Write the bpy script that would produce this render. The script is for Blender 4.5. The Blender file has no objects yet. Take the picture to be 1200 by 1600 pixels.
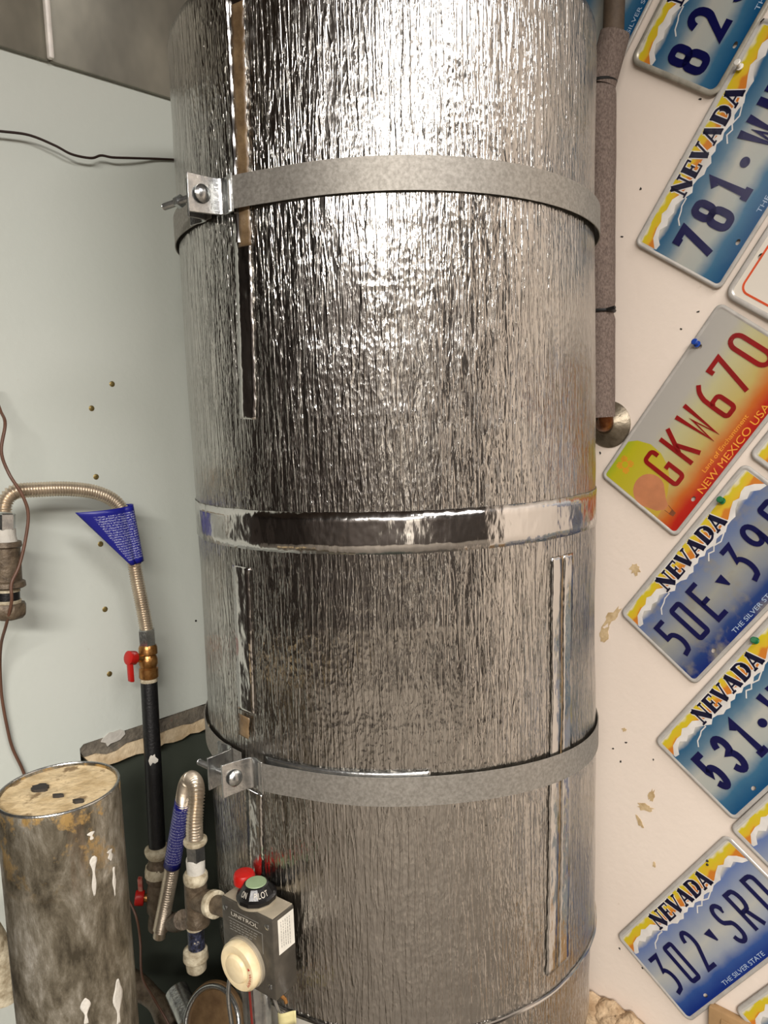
import bpy, bmesh, math, random
from mathutils import Vector, Matrix, noise
from mathutils.geometry import tessellate_polygon
sc = bpy.context.scene
col = sc.collection
R = math.radians
random.seed(7)

# ------------------------------------------------------------------ camera
FOC, PITCH, ROLL, YAW, CAMZ = 1189.1, R(7.0476), R(-1.8015), R(45.437), 1.5
cp, sp = math.cos(PITCH), math.sin(PITCH)
FW = Vector((0, cp, -sp)); r0 = Vector((1, 0, 0)); u0 = r0.cross(FW)
RT = math.cos(ROLL) * r0 + math.sin(ROLL) * u0
UP = -math.sin(ROLL) * r0 + math.cos(ROLL) * u0
cd = bpy.data.cameras.new('camera'); cam = bpy.data.objects.new('camera', cd); col.objects.link(cam)
cd.sensor_fit = 'VERTICAL'; cd.sensor_height = 36.0; cd.lens = FOC / 1600 * 36.0
cd.clip_start = .01
m = Matrix((RT, UP, -FW)).transposed().to_4x4(); m.translation = (0, 0, CAMZ)
cam.matrix_world = m
sc.camera = cam

# ------------------------------------------------------------------ room frame
N = Vector((math.cos(YAW), math.sin(YAW), 0))      # towards the right-hand wall
B = Vector((math.sin(YAW), -math.cos(YAW), 0))     # away from the left-hand wall
Z = Vector((0, 0, 1))
WA, WB = 1.106, -1.08                              # wall faces: a = WA (right), b = WB (left)
def room(a, b, z): return N * a + B * b + Z * (z + CAMZ)
CEN = Vector((0.01523, 1.0572, 0)); RAD = .27      # axis of the heater

# ------------------------------------------------------------------ light
w = bpy.data.worlds.new('world'); sc.world = w; w.use_nodes = True
w.node_tree.nodes['Background'].inputs[0].default_value = (.9, .82, .72, 1)
w.node_tree.nodes['Background'].inputs[1].default_value = .05
def area(name, loc, rot, sx, sy, power, color):
    l = bpy.data.lights.new(name, 'AREA'); l.shape = 'RECTANGLE'; l.size = sx; l.size_y = sy
    l.energy = power; l.color = color
    o = bpy.data.objects.new(name, l); col.objects.link(o); o.location = loc; o.rotation_euler = rot
    return o
area('ceiling_light', (.72, -.30, 2.56), (0, 0, R(28)), .86, .60, 13, (1, .955, .93))
area('fill_light_far', (-.15, -2.1, 2.56), (0, 0, R(8)), 1.5, .60, 112, (1, .945, .89))  # second lamp, added further back in the room as general fill
sc.view_settings.view_transform = 'Standard'; sc.view_settings.look = 'None'
sc.view_settings.gamma = 1; sc.view_settings.use_curve_mapping = False
sc.view_settings.exposure = 1.14

# ------------------------------------------------------------------ picture helpers (a sight line meets a real surface)
def ray(px, py): return FW + RT * ((px - 600) / FOC) - UP * ((py - 800) / FOC)
O = Vector((0, 0, CAMZ))
def on_left(px, py, off=0.0):
    d = ray(px, py); return O + d * ((WB + off) / d.dot(B))
def on_right(px, py, off=0.0):
    d = ray(px, py); return O + d * ((WA - off) / d.dot(N))
def at_y(px, py, y):
    d = ray(px, py); return O + d * (y / d.y)
def at_z(px, py, z):
    d = ray(px, py); return O + d * (z / d.z)
def on_cyl(px, py, rad=RAD):
    d = ray(px, py); A = d.x**2 + d.y**2; b = d.x * CEN.x + d.y * CEN.y; k = CEN.x**2 + CEN.y**2 - rad**2
    t = (b - math.sqrt(max(b * b - A * k, 0))) / A; p = O + d * t
    return math.atan2(p.x - CEN.x, -(p.y - CEN.y)), p.z
def cyl(th, z, r=RAD): return Vector((CEN.x + r * math.sin(th), CEN.y - r * math.cos(th), z))

# ------------------------------------------------------------------ mesh builder
class MB:
    def __init__(s): s.v = []; s.f = []; s.m = []; s.uv = {}
    def add(s, vs, fs, mi=0, uvs=None):
        o = len(s.v); s.v += [Vector(v) for v in vs]
        for f in fs: s.f.append([o + i for i in f]); s.m.append(mi)
        if uvs:
            for i, q in enumerate(uvs): s.uv[o + i] = q
        return s
    def box(s, c, x, y, z, mi=0, bev=0.0):
        """box with centre c and full axis vectors x, y, z; optional chamfer"""
        c = Vector(c)
        if bev <= 0:
            vs = [c + x * (i - .5) + y * (j - .5) + z * (k - .5) for k in (0, 1) for j in (0, 1) for i in (0, 1)]
            return s.add(vs, [(0, 2, 3, 1), (4, 5, 7, 6), (0, 1, 5, 4), (2, 6, 7, 3), (0, 4, 6, 2), (1, 3, 7, 5)], mi)
        bm = bmesh.new(); bmesh.ops.create_cube(bm, size=1)
        lx, ly, lz = x.length, y.length, z.length
        for v in bm.verts: v.co = Vector((v.co.x * lx, v.co.y * ly, v.co.z * lz))
        bmesh.ops.bevel(bm, geom=list(bm.edges), offset=bev, segments=2, affect='EDGES', profile=.5)
        xn, yn, zn = x / lx, y / ly, z / lz
        bm.verts.index_update()
        s.add([c + xn * v.co.x + yn * v.co.y + zn * v.co.z for v in bm.verts], [[v.index for v in f.verts] for f in bm.faces], mi)
        bm.free(); return s
    def tube(s, pts, rad, seg=12, caps=True, mi=0, closed=False):
        pts = [Vector(p) for p in pts]; n = len(pts)
        if not hasattr(rad, '__len__'): rad = [rad] * n
        t0 = (pts[1] - pts[0]).normalized()
        nr = t0.orthogonal().normalized(); vs = []; prev = t0
        for i, p in enumerate(pts):
            a = pts[max(i - 1, 0)]; b = pts[min(i + 1, n - 1)]
            if closed: a = pts[i - 1]; b = pts[(i + 1) % n]
            t = (b - a)
            t = t.normalized() if t.length > 1e-9 else prev
            q = prev.rotation_difference(t); nr = (q @ nr).normalized(); prev = t
            bn = t.cross(nr)
            for k in range(seg):
                an = 2 * math.pi * k / seg
                vs.append(p + (nr * math.cos(an) + bn * math.sin(an)) * rad[i])
        fs = []
        for i in range(n if closed else n - 1):
            j = (i + 1) % n
            for k in range(seg):
                l = (k + 1) % seg
                fs.append((i * seg + k, i * seg + l, j * seg + l, j * seg + k))
        if caps and not closed:
            fs.append(tuple(reversed(range(seg)))); fs.append(tuple((n - 1) * seg + k for k in range(seg)))
        return s.add(vs, fs, mi)
    def lathe(s, o, axis, prof, seg=24, mi=0, start=0.0, sx=None):
        """prof: list of (height along axis, radius)"""
        axis = Vector(axis).normalized(); nr = axis.orthogonal().normalized() if sx is None else sx; bn = axis.cross(nr); o = Vector(o)
        vs = []; fs = []; n = len(prof)
        for h, r in prof:
            for k in range(seg):
                an = 2 * math.pi * k / seg + start
                vs.append(o + axis * h + (nr * math.cos(an) + bn * math.sin(an)) * max(r, 1e-5))
        for i in range(n - 1):
            for k in range(seg):
                l = (k + 1) % seg; fs.append((i * seg + k, i * seg + l, (i + 1) * seg + l, (i + 1) * seg + k))
        fs.append(tuple(reversed(range(seg)))); fs.append(tuple((n - 1) * seg + k for k in range(seg)))
        return s.add(vs, fs, mi)
    def prism(s, poly, F, z0, z1, mi=0, uv=False):
        """poly in 2-D, F maps (x, y, z) to the world; z0 bottom, z1 top"""
        n = len(poly)
        area2 = sum(poly[i][0] * poly[(i + 1) % n][1] - poly[(i + 1) % n][0] * poly[i][1] for i in range(n))
        tri = tessellate_polygon([[Vector((p[0], p[1], 0)) for p in poly]])
        vs = [F(p[0], p[1], z1) for p in poly] + [F(p[0], p[1], z0) for p in poly]
        fs = [tuple(t) for t in tri] + [tuple(n + i for i in reversed(t)) for t in tri]
        for i in range(n):
            j = (i + 1) % n; fs.append((i, n + i, n + j, j))
        return s.add(vs, fs, mi, [tuple(p) for p in poly] * 2 if uv else None)
    def grid(s, P, nu, nv, mi=0, uvf=None):
        vs = [P(i / nu, j / nv) for j in range(nv + 1) for i in range(nu + 1)]
        fs = [(j * (nu + 1) + i, j * (nu + 1) + i + 1, (j + 1) * (nu + 1) + i + 1, (j + 1) * (nu + 1) + i) for j in range(nv) for i in range(nu)]
        uvs = [uvf(i / nu, j / nv) for j in range(nv + 1) for i in range(nu + 1)] if uvf else None
        return s.add(vs, fs, mi, uvs)
    def build(s, name, mats, parent=None, smooth=40, fix=True):
        me = bpy.data.meshes.new(name)
        base = Vector(parent.matrix_world.translation) if parent is not None else Vector()
        if parent is None and s.v:
            c = sum(s.v, Vector()) / len(s.v); base = Vector((c.x, c.y, min(v.z for v in s.v)))
        elif parent is not None: base = WORLD.get(parent.name, Vector())
        me.from_pydata([tuple(v - base) for v in s.v], [], s.f)
        if not isinstance(mats, (list, tuple)): mats = [mats]
        for q in mats: me.materials.append(q)
        me.polygons.foreach_set('material_index', s.m)
        if s.uv:
            l = me.uv_layers.new(name='UVMap')
            for lp in me.loops: l.data[lp.index].uv = s.uv.get(lp.vertex_index, (0, 0))
        if fix:
            bm = bmesh.new(); bm.from_mesh(me)
            bmesh.ops.recalc_face_normals(bm, faces=bm.faces)
            if smooth:
                for f in bm.faces: f.smooth = True
                for e in bm.edges:
                    if len(e.link_faces) == 2 and e.calc_face_angle(0) > R(smooth): e.smooth = False
            bm.to_mesh(me); bm.free()
        o = bpy.data.objects.new(name, me); col.objects.link(o)
        if parent is not None:
            o.parent = parent; WORLD[o.name] = base
        else:
            o.location = base; WORLD[o.name] = base
        return o
WORLD = {}
def thing(name, loc, label, cat, group=None):
    o = bpy.data.objects.new(name, None); col.objects.link(o); o.location = loc; o.empty_display_size = .02
    WORLD[o.name] = Vector(loc); o['label'] = label; o['category'] = cat
    if group: o['group'] = group
    return o
def tag(o, label, cat, group=None):
    o['label'] = label; o['category'] = cat
    if group: o['group'] = group
    return o
def struct(o): o['kind'] = 'structure'; return o
def smooth_path(pts, n=8):
    pts = [Vector(p) for p in pts]; out = []
    P = [pts[0] * 2 - pts[1]] + pts + [pts[-1] * 2 - pts[-2]]
    for i in range(1, len(P) - 2):
        a, b, c, d = P[i - 1], P[i], P[i + 1], P[i + 2]
        for k in range(n):
            t = k / n
            out.append(.5 * ((2 * b) + (c - a) * t + (2 * a - 5 * b + 4 * c - d) * t * t + (3 * b - a - 3 * c + d) * t**3))
    out.append(pts[-1]); return out
def resample(pts, step):
    L = [0]
    for i in range(1, len(pts)): L.append(L[-1] + (pts[i] - pts[i - 1]).length)
    n = max(2, int(L[-1] / step)); out = []; j = 0
    for k in range(n + 1):
        d = L[-1] * k / n
        while j < len(L) - 2 and L[j + 1] < d: j += 1
        t = (d - L[j]) / max(L[j + 1] - L[j], 1e-9); out.append(pts[j].lerp(pts[j + 1], min(t, 1)))
    return out

# ------------------------------------------------------------------ materials
def lin(c): return tuple((x / 255 / 12.92 if x / 255 <= .04045 else ((x / 255 + .055) / 1.055)**2.4) for x in c) + (1,)
class NT:
    def __init__(s, name):
        s.mat = bpy.data.materials.new(name); s.mat.use_nodes = True; s.t = s.mat.node_tree; s.b = s.t.nodes['Principled BSDF']
    def n(s, typ, **k):
        q = s.t.nodes.new(typ)
        for a, v in k.items(): setattr(q, a, v)
        return q
    def l(s, a, b): s.t.links.new(a, b)
    def mapping(s, scale, src='Object', rot=(0, 0, 0)):
        c = s.n('ShaderNodeTexCoord'); mp = s.n('ShaderNodeMapping'); mp.inputs['Scale'].default_value = scale; mp.inputs['Rotation'].default_value = rot
        s.l(c.outputs[src], mp.inputs[0]); return mp.outputs[0]
    def noise(s, vec, scale=1, detail=2, rough=.5, dist=0):
        q = s.n('ShaderNodeTexNoise'); q.inputs['Scale'].default_value = scale; q.inputs['Detail'].default_value = detail
        q.inputs['Roughness'].default_value = rough; q.inputs['Distortion'].default_value = dist
        s.l(vec, q.inputs['Vector']); return q.outputs[0]
    def ramp(s, fac, stops, interp='LINEAR'):
        q = s.n('ShaderNodeValToRGB'); e = q.color_ramp.elements; q.color_ramp.interpolation = interp
        while len(e) < len(stops): e.new(.5)
        for i, (p, c) in enumerate(stops): e[i].position = p; e[i].color = c if len(c) == 4 else lin(c)
        s.l(fac, q.inputs[0]); return q.outputs[0]
    def math(s, op, a, b=None, c=None):
        q = s.n('ShaderNodeMath', operation=op)
        for i, x in enumerate((a, b, c)):
            if x is None: continue
            if isinstance(x, (int, float)): q.inputs[i].default_value = x
            else: s.l(x, q.inputs[i])
        return q.outputs[0]
    def mix(s, fac, a, b, blend='MIX'):
        q = s.n('ShaderNodeMix', data_type='RGBA', blend_type=blend)
        for i, x in ((0, fac), (6, a), (7, b)):
            if isinstance(x, (int, float)): q.inputs[i].default_value = x
            elif isinstance(x, tuple): q.inputs[i].default_value = x
            else: s.l(x, q.inputs[i])
        return q.outputs[2]
    def bump(s, h, dist, strength=1, normal=None):
        q = s.n('ShaderNodeBump'); q.inputs['Distance'].default_value = dist; q.inputs['Strength'].default_value = strength
        s.l(h, q.inputs['Height'])
        if normal: s.l(normal, q.inputs['Normal'])
        s.l(q.outputs[0], s.b.inputs['Normal']); return q.outputs[0]
    def set(s, **k):
        for a, v in k.items():
            key = {'color': 'Base Color', 'rough': 'Roughness', 'metal': 'Metallic', 'spec': 'Specular IOR Level', 'coat': 'Coat Weight'}[a]
            if isinstance(v, (int, float, tuple)): s.b.inputs[key].default_value = v
            else: s.l(v, s.b.inputs[key])
        return s
def mottled(name, c1, c2, scale=30, rough=.5, metal=0, bump=.0006, detail=4, stretch=(1, 1, 1), lo=.35, hi=.65, c3=None, spec=.5):
    q = NT(name); v = q.mapping(stretch); n = q.noise(v, scale, detail, .6)
    stops = [(lo, c1), (hi, c2)]
    if c3: stops.append((min(hi + .08, 1), c3))
    q.set(color=q.ramp(n, stops), rough=rough, metal=metal, spec=spec)
    if bump: q.bump(q.noise(v, scale * 3, 3), bump)
    return q.mat
def plain(name, c, rough=.5, metal=0, bump=.0002, scale=200):
    q = NT(name); v = q.mapping((1, 1, 1)); n = q.noise(v, scale * .2, 3)
    c1 = tuple(max(0, x * .93) for x in c); c2 = tuple(min(255, x * 1.05) for x in c)
    q.set(color=q.ramp(n, [(.3, c1), (.7, c2)]), rough=rough, metal=metal)
    if bump: q.bump(q.noise(v, scale, 2), bump)
    return q.mat

def foil_mat(name, wrinkle=1.0, tape=False):
    q = NT(name); c = q.n('ShaderNodeTexCoord'); uv = c.outputs['UV']
    def sc_(x, y, off=0):
        mp = q.n('ShaderNodeMapping'); mp.inputs['Scale'].default_value = (x, y, 1); mp.inputs['Location'].default_value = (off, off, 0); q.l(uv, mp.inputs[0]); return mp.outputs[0]
    if tape:
        h = q.math('ADD', q.math('MULTIPLY', q.noise(sc_(22, 14), 1, 3, .5), 1.0), q.math('MULTIPLY', q.noise(sc_(140, 60, 3), 1, 2, .5), .10))
        q.bump(h, .006 * wrinkle); q.set(color=lin((205, 203, 200)), rough=.16, metal=1.0); return q.mat
    # long sharp vertical creases
    def crease(x, y, off, k, dist):
        a = q.noise(sc_(x, y, off), 1, 2, .5, dist)
        r_ = q.math('SUBTRACT', 1.0, q.math('MULTIPLY', q.math('ABSOLUTE', q.math('SUBTRACT', a, .5)), k))
        return q.math('POWER', q.math('MAXIMUM', r_, 0.0), 1.5)
    where = q.ramp(q.noise(sc_(8, 6, 4), 1, 2, .5), [(.36, (.25, .25, .25, 1)), (.58, (1, 1, 1, 1))])
    # small dimples
    vo = q.n('ShaderNodeTexVoronoi', feature='SMOOTH_F1'); vo.inputs['Scale'].default_value = 1; vo.inputs['Smoothness'].default_value = .35
    wv = q.n('ShaderNodeVectorMath', operation='MULTIPLY_ADD'); wv.inputs[1].default_value = (1.1, 1.1, 0)
    nz = q.n('ShaderNodeTexNoise'); nz.inputs['Scale'].default_value = 1; q.l(sc_(110, 60, 5), nz.inputs['Vector'])
    q.l(nz.outputs[1], wv.inputs[0]); q.l(sc_(230, 140, 1), wv.inputs[2]); q.l(wv.outputs[0], vo.inputs['Vector'])
    h = q.math('MULTIPLY', crease(120, 8, 0, 11.0, .35), .50)
    h = q.math('ADD', h, q.math('MULTIPLY', crease(210, 30, 7, 9.0, .8), .20))
    h = q.math('ADD', h, q.math('MULTIPLY', q.math('MULTIPLY', vo.outputs[0], .62), where))
    h = q.math('ADD', h, q.math('MULTIPLY', q.noise(sc_(520, 200, 9), 1, 2, .5), .15))
    h = q.math('ADD', h, q.math('MULTIPLY', q.noise(sc_(40, 18, 2), 1, 2, .5), .55))
    h = q.math('ADD', h, q.math('MULTIPLY', q.noise(sc_(1.6, 26, 12), 1, 2, .5), 1.6))
    q.bump(h, .0009 * wrinkle)
    q.set(color=lin((184, 181, 176)), rough=.20, metal=1.0)
    return q.mat

M = {}
M['foil'] = foil_mat('crinkled_foil')
M['foil_tape'] = foil_mat('smooth_foil_tape', .8, True)
M['brown_tape'] = mottled('brown_adhesive', (98, 78, 54), (134, 112, 82), 50, .4, 0, .001)
def painted_wall(name, c, blot, smudge):
    q = NT(name); v = q.mapping((1, 1, 1)); n = q.noise(v, 3, 3); d = q.noise(v, 38, 5, .65)
    base = q.ramp(n, [(.3, c), (.7, blot)])
    q.set(color=q.mix(q.ramp(d, [(.70, (0, 0, 0, 1)), (.76, (.5, .5, .5, 1))]), base, lin(smudge)), rough=.5, spec=.35)
    q.bump(q.noise(v, 90, 3), .0004); return q.mat
M['wall_green'] = painted_wall('grey_green_paint', (195, 201, 192), (201, 205, 197), (176, 176, 158))
M['wall_white'] = painted_wall('warm_white_paint', (226, 212, 198), (233, 220, 206), (190, 170, 145))
M['wall_dark'] = mottled('dark_green_paint', (52, 58, 50), (66, 72, 62), 5, .7)
M['wall_brown'] = mottled('brown_stored_boards', (18, 13, 10), (46, 34, 25), 3, .8, stretch=(4, 4, .5))
M['ceiling'] = mottled('ceiling_board', (66, 54, 44), (84, 70, 58), 4, .8)
M['floor'] = mottled('concrete_floor', (96, 90, 82), (124, 116, 106), 6, .8)
M['galv_sheet'] = mottled('galvanised_sheet', (110, 108, 99), (146, 143, 130), 7, .42, .6, .0004, 4, (1, 1, .6))
M['seam'] = plain('bright_sheet_edge', (236, 230, 222), .45, .1)
M['torn_paper'] = mottled('torn_grey_paper', (92, 86, 76), (124, 116, 102), 60, .85, c3=(120, 48, 40), lo=.4, hi=.66, bump=.002)
M['gypsum'] = mottled('exposed_gypsum', (190, 166, 130), (222, 202, 168), 40, .9, bump=.002)
M['screw'] = mottled('brass_screw', (122, 106, 62), (160, 142, 92), 400, .4, .7, 0)
M['strap'] = mottled('galvanised_strap', (134, 130, 122), (160, 156, 148), 260, .55, .6, .0001)
M['zinc'] = mottled('zinc_plated_steel', (158, 160, 160), (192, 193, 190), 90, .27, .95, .0003)
M['hose'] = mottled('stainless_hose', (186, 172, 152), (212, 198, 178), 30, .34, .8, 0)
M['blue_tag'] = None
M['black_pipe'] = mottled('black_iron', (10, 10, 12), (22, 21, 22), 120, .42, 0, .0004, c3=(70, 62, 54), lo=.5, hi=.72)
M['rust_iron'] = mottled('weathered_iron', (74, 62, 48), (112, 98, 80), 90, .5, .3, .0008)
M['dope'] = mottled('pipe_dope', (146, 132, 106), (206, 196, 170), 90, .7, 0, .001)
M['brass'] = mottled('brass', (140, 96, 50), (176, 130, 78), 120, .32, .85, .0003)
M['red_paint'] = plain('red_plastic', (176, 22, 16), .38)
M['red_worn'] = mottled('worn_red_paint', (150, 40, 32), (176, 128, 112), 150, .5)
M['steel_grey'] = mottled('grey_cast_body', (78, 74, 67), (94, 89, 80), 60, .36, .4, .0002)
M['steel_light'] = plain('brushed_top', (168, 158, 138), .45, .3)
M['cream'] = mottled('cream_plastic', (222, 202, 160), (236, 220, 182), 50, .4, 0, .0002)
M['black_plastic'] = plain('black_plastic', (18, 17, 17), .3)
M['green_cap'] = plain('pale_green_cap', (136, 156, 120), .5)
M['white_paper'] = plain('white_sticker', (226, 222, 210), .6)
M['ink'] = plain('grey_ink', (120, 118, 112), .6, 0, 0)
M['ink_light'] = plain('pale_ink', (196, 190, 176), .6, 0, 0)
M['ink_red'] = plain('red_ink', (178, 40, 30), .6, 0, 0)
M['tank_paint'] = plain('tank_enamel', (176, 172, 162), .4)
M['foam'] = mottled('grey_brown_foam', (98, 84, 76), (134, 118, 108), 420, .95, 0, .0015, stretch=(1, 1, .6))
M['foam_dark'] = mottled('brown_pipe', (74, 60, 46), (92, 76, 60), 60, .7)
M['black_rubber'] = plain('black_rubber', (12, 12, 12), .5)
M['cable_dark'] = plain('dark_cable', (44, 28, 22), .5)
M['cable_brown'] = plain('brown_cable', (96, 66, 50), .45)
M['cardboard'] = plain('cardboard', (168, 134, 92), .85)
M['plaster'] = mottled('crumbling_plaster', (150, 122, 90), (206, 180, 146), 30, .9, 0, .006)
M['stain'] = mottled('tan_stain', (176, 150, 108), (208, 184, 144), 70, .8)
M['spackle'] = plain('white_spackle', (196, 192, 182), .8, 0, .001)
M['concrete'] = mottled('concrete_fill', (186, 162, 120), (220, 198, 156), 36, .9, 0, .002, c3=(138, 116, 84), lo=.36, hi=.56)
M['tar'] = plain('dark_tar', (52, 48, 44), .6)
def bollard_mat():
    q = NT('old_galvanised_pipe'); v = q.mapping((1, 1, .45)); a = q.noise(v, 34, 9, .72, .3)
    v2 = q.mapping((9, 9, 1)); b = q.noise(v2, 3, 4, .6)
    g = q.ramp(a, [(.36, (66, 60, 48)), (.47, (104, 97, 82)), (.56, (134, 128, 114)), (.68, (180, 175, 164))])
    rust = q.ramp(b, [(.58, (0, 0, 0, 1)), (.70, (1, 1, 1, 1))])
    c = q.mix(q.math('MULTIPLY', rust, .35), g, lin((104, 72, 46)))
    # ochre paint smears near the rim
    co = q.n('ShaderNodeTexCoord'); sx = q.n('ShaderNodeSeparateXYZ'); q.l(co.outputs['Object'], sx.inputs[0])
    top = q.ramp(q.math('MULTIPLY', q.math('SUBTRACT', sx.outputs[2], 1.06), 14.0), [(.0, (0, 0, 0, 1)), (.9, (1, 1, 1, 1))])
    och = q.ramp(q.noise(q.mapping((1, 1, 1)), 26, 6, .7), [(.53, (0, 0, 0, 1)), (.60, (1, 1, 1, 1))])
    c = q.mix(q.math('MULTIPLY', top, och), c, lin((166, 136, 84)))
    q.set(color=c, rough=.42, metal=.45); q.bump(q.noise(v, 120, 4, .7), .0012); return q.mat
M['bollard'] = bollard_mat()
def tag_mat():
    q = NT('blue_printed_tag'); c = q.n('ShaderNodeTexCoord'); mp = q.n('ShaderNodeMapping'); mp.inputs['Scale'].default_value = (60, 34, 1)
    q.l(c.outputs['UV'], mp.inputs[0]); n = q.noise(mp.outputs[0], 1, 2, .7)
    wv = q.n('ShaderNodeTexWave', bands_direction='X'); wv.inputs['Scale'].default_value = 7.5; q.l(c.outputs['UV'], wv.inputs['Vector'])
    sx = q.n('ShaderNodeSeparateXYZ'); q.l(c.outputs['UV'], sx.inputs[0])
    def win(o, a, b): return q.math('MULTIPLY', q.math('GREATER_THAN', o, a), q.math('LESS_THAN', o, b))
    mask = q.math('MULTIPLY', win(sx.outputs[0], .10, .92), win(sx.outputs[1], .10, .88))
    txt = q.math('MULTIPLY', q.math('GREATER_THAN', n, .5), q.math('GREATER_THAN', wv.outputs[1], .35))
    f = q.math('MULTIPLY', q.math('MULTIPLY', mask, txt), .62)
    q.set(color=q.mix(f, lin((22, 26, 128)), lin((196, 198, 220))), rough=.38); return q.mat
M['blue_tag'] = tag_mat()
M['tag_back'] = plain('tag_grey_back', (112, 112, 104), .6)

# ------------------------------------------------------------------ the room
def wall_prism(name, poly, F, t0, t1, mat): return struct(MB().prism(poly, F, t0, t1).build(name, mat, smooth=0))
FL = lambda a, z, t: room(a, WB + t, z)            # t: away from the left wall's face
FR = lambda b, z, t: room(WA - t, b, z)
HI, LO = 1.10, -1.5
EDGE = .438
wl = wall_prism('wall_left', [(.22, LO), (EDGE, LO), (EDGE + .004, -.47), (EDGE + .01, -.465), (WA, -.465), (WA, HI), (.22, HI)], FL, -.02, 0, M['wall_green'])
wall_prism('wall_alcove', [(EDGE - .03, LO), (WA, LO), (WA, -.44), (EDGE - .03, -.44)], FL, -.10, -.03, M['wall_dark'])
wr = wall_prism('wall_right', [(WB, LO), (2.7, LO), (2.7, HI), (WB, HI)], FR, -.03, 0, M['wall_white'])
wall_prism('wall_back', [(-2.2, LO), (2.7, LO), (2.7, HI), (-2.2, HI)], lambda b, z, t: room(-2.7 - t, b, z), 0, .03, M['wall_brown'])
wall_prism('wall_side', [(-2.7, LO), (.22, LO), (.22, HI), (-2.7, HI)], lambda a, z, t: room(a, -2.2 - t, z), 0, .03, M['wall_brown'])
wall_prism('wall_return', [(-2.2, LO), (WB - .1, LO), (WB - .1, HI), (-2.2, HI)], lambda b, z, t: room(.22 + t, b, z), 0, .03, M['wall_brown'])
wall_prism('wall_front', [(-2.7, LO), (WA, LO), (WA, HI), (-2.7, HI)], lambda a, z, t: room(a, 2.7 + t, z), 0, .03, M['wall_brown'])
FH = lambda a, b, z: room(a, b, z)
sq = [(-2.75, -2.25), (WA + .03, -2.25), (WA + .03, 2.75), (-2.75, 2.75)]
struct(MB().prism(sq, FH, LO - .05, LO).build('floor', M['floor'], smooth=0))
struct(MB().prism(sq, FH, HI, HI + .05).build('ceiling', M['ceiling'], smooth=0))

dr = MB().prism([(-2.60, LO), (-1.75, LO), (-1.75, .55), (-2.60, .55)], lambda a, z, t: room(a, 2.7 + t, z), -.03, -.004)  # unseen pale panel, added behind the camera for the foil to reflect
struct(dr.build('added_pale_panel', plain('pale_panel_paint', (214, 208, 198), .5), None, 0))
# torn bottom edge of the wall board
def jag(a0, a1, z, amp, n, seed):
    rr = random.Random(seed); return [(a0 + (a1 - a0) * i / n, z + rr.uniform(-amp, amp)) for i in range(n + 1)]
up_ = jag(EDGE, WA, -.466, .0022, 40, 1); mid_ = jag(EDGE + .01, WA, -.489, .004, 40, 2); low_ = jag(EDGE + .03, WA, -.512, .003, 40, 3)
o = MB().prism(up_ + mid_[::-1], FL, -.02, -.0015).build('torn_paper_edge', M['torn_paper'], wl, smooth=0); o['label'] = 'grey torn paper edge of the board'
o = MB().prism(mid_ + low_[::-1], FL, -.026, -.004).build('gypsum_edge', M['gypsum'], wl, smooth=0); o['label'] = 'cream broken gypsum edge of the board'
# drywall screws
def screw_at(p, nrm, r, parent, mat, name='screw'):
    mb = MB().lathe(p, nrm, [(-.004, r * .5), (-.0006, r), (.0004, r), (.001, r * .8)], 14)
    s_ = mb.build(name, mat, parent, 50); return s_
for px, py in ((175, 600), (143, 638), (150, 745), (157, 850), (164, 952), (171, 1053)):
    screw_at(on_left(px, py), B, .0042, wl, M['screw'])
screw_at(on_left(306, 970), B, .0018, wl, M['black_rubber'])
b_ = MB()
rr = random.Random(5)
c_ = on_left(176, 1153)
b_.prism([((.012 + .009 * rr.random()) * math.cos(k * .45) * 1.1, (.006 + .007 * rr.random()) * math.sin(k * .45)) for k in range(14)],
         lambda x, y, t: c_ + N * x + Z * y + B * t, -.001, .002)
b_.build('spackle_dab', M['spackle'], wl)['label'] = 'white spackle dab on the torn edge'
# stains and scrapes on the white wall
def blob(c, r1, r2, rot, n, seed, F2, t=.0006):
    rr = random.Random(seed); pts = []
    for k in range(n):
        an = 2 * math.pi * k / n; q = .55 + .75 * rr.random(); x, y = r1 * q * math.cos(an), r2 * q * math.sin(an)
        pts.append((x * math.cos(rot) - y * math.sin(rot), x * math.sin(rot) + y * math.cos(rot)))
    return MB().prism(pts, lambda x, y, h: c + B * x + Z * y - N * h, -.0005, t)
FRp = None
for i, (px, py, r1, r2, rot) in enumerate([(955, 965, .022, .007, .9), (945, 990, .015, .008, 1.2), (1008, 1262, .016, .007, .25), (1018, 1243, .012, .005, 1.3), (1000, 1284, .011, .005, -1.2), (992, 888, .009, .011, 0),
                                          (975, 1140, .004, .003, .4), (1022, 1350, .003, .005, 0)]):
    blob(on_right(px, py), r1, r2, rot, 17, 40 + i, None).build('stain', M['stain'], wr, 0)
rr = random.Random(11)
for px, py in ((1094, 155), (1064, 250), (1001, 295), (972, 370), (1091, 487), (1064, 514), (938, 708), (958, 1170), (978, 1160), (970, 1190), (1004, 1512), (968, 1482), (1021, 1187)):
    blob(on_right(px, py), .0022, .0015, rr.uniform(-2, 2), 8, int(px), None, .0005).build('scuff', M['tar'], wr, 0)

# duct
sh_z = .489
t = thing('metal_duct', room(.3, WB, sh_z), 'large galvanized sheet metal duct above the grey-green wall', 'duct')
sa = .476
def duct_panel(a0, a1): return MB().box(room((a0 + a1) / 2, WB + .004, (sh_z + HI) / 2), N * (a1 - a0), B * .006, Z * (HI - sh_z - .002), 0, .002).build('sheet_panel', M['galv_sheet'], t)
duct_panel(.225, sa - .0015); duct_panel(sa + .0015, WA - .001)
MB().box(room(sa, WB + .011, (sh_z + HI) / 2), N * .008, B * .010, Z * (HI - sh_z - .004), 0, .003).build('standing_seam', M['seam'], t)['label'] = 'bright folded seam between the sheets'

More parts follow.
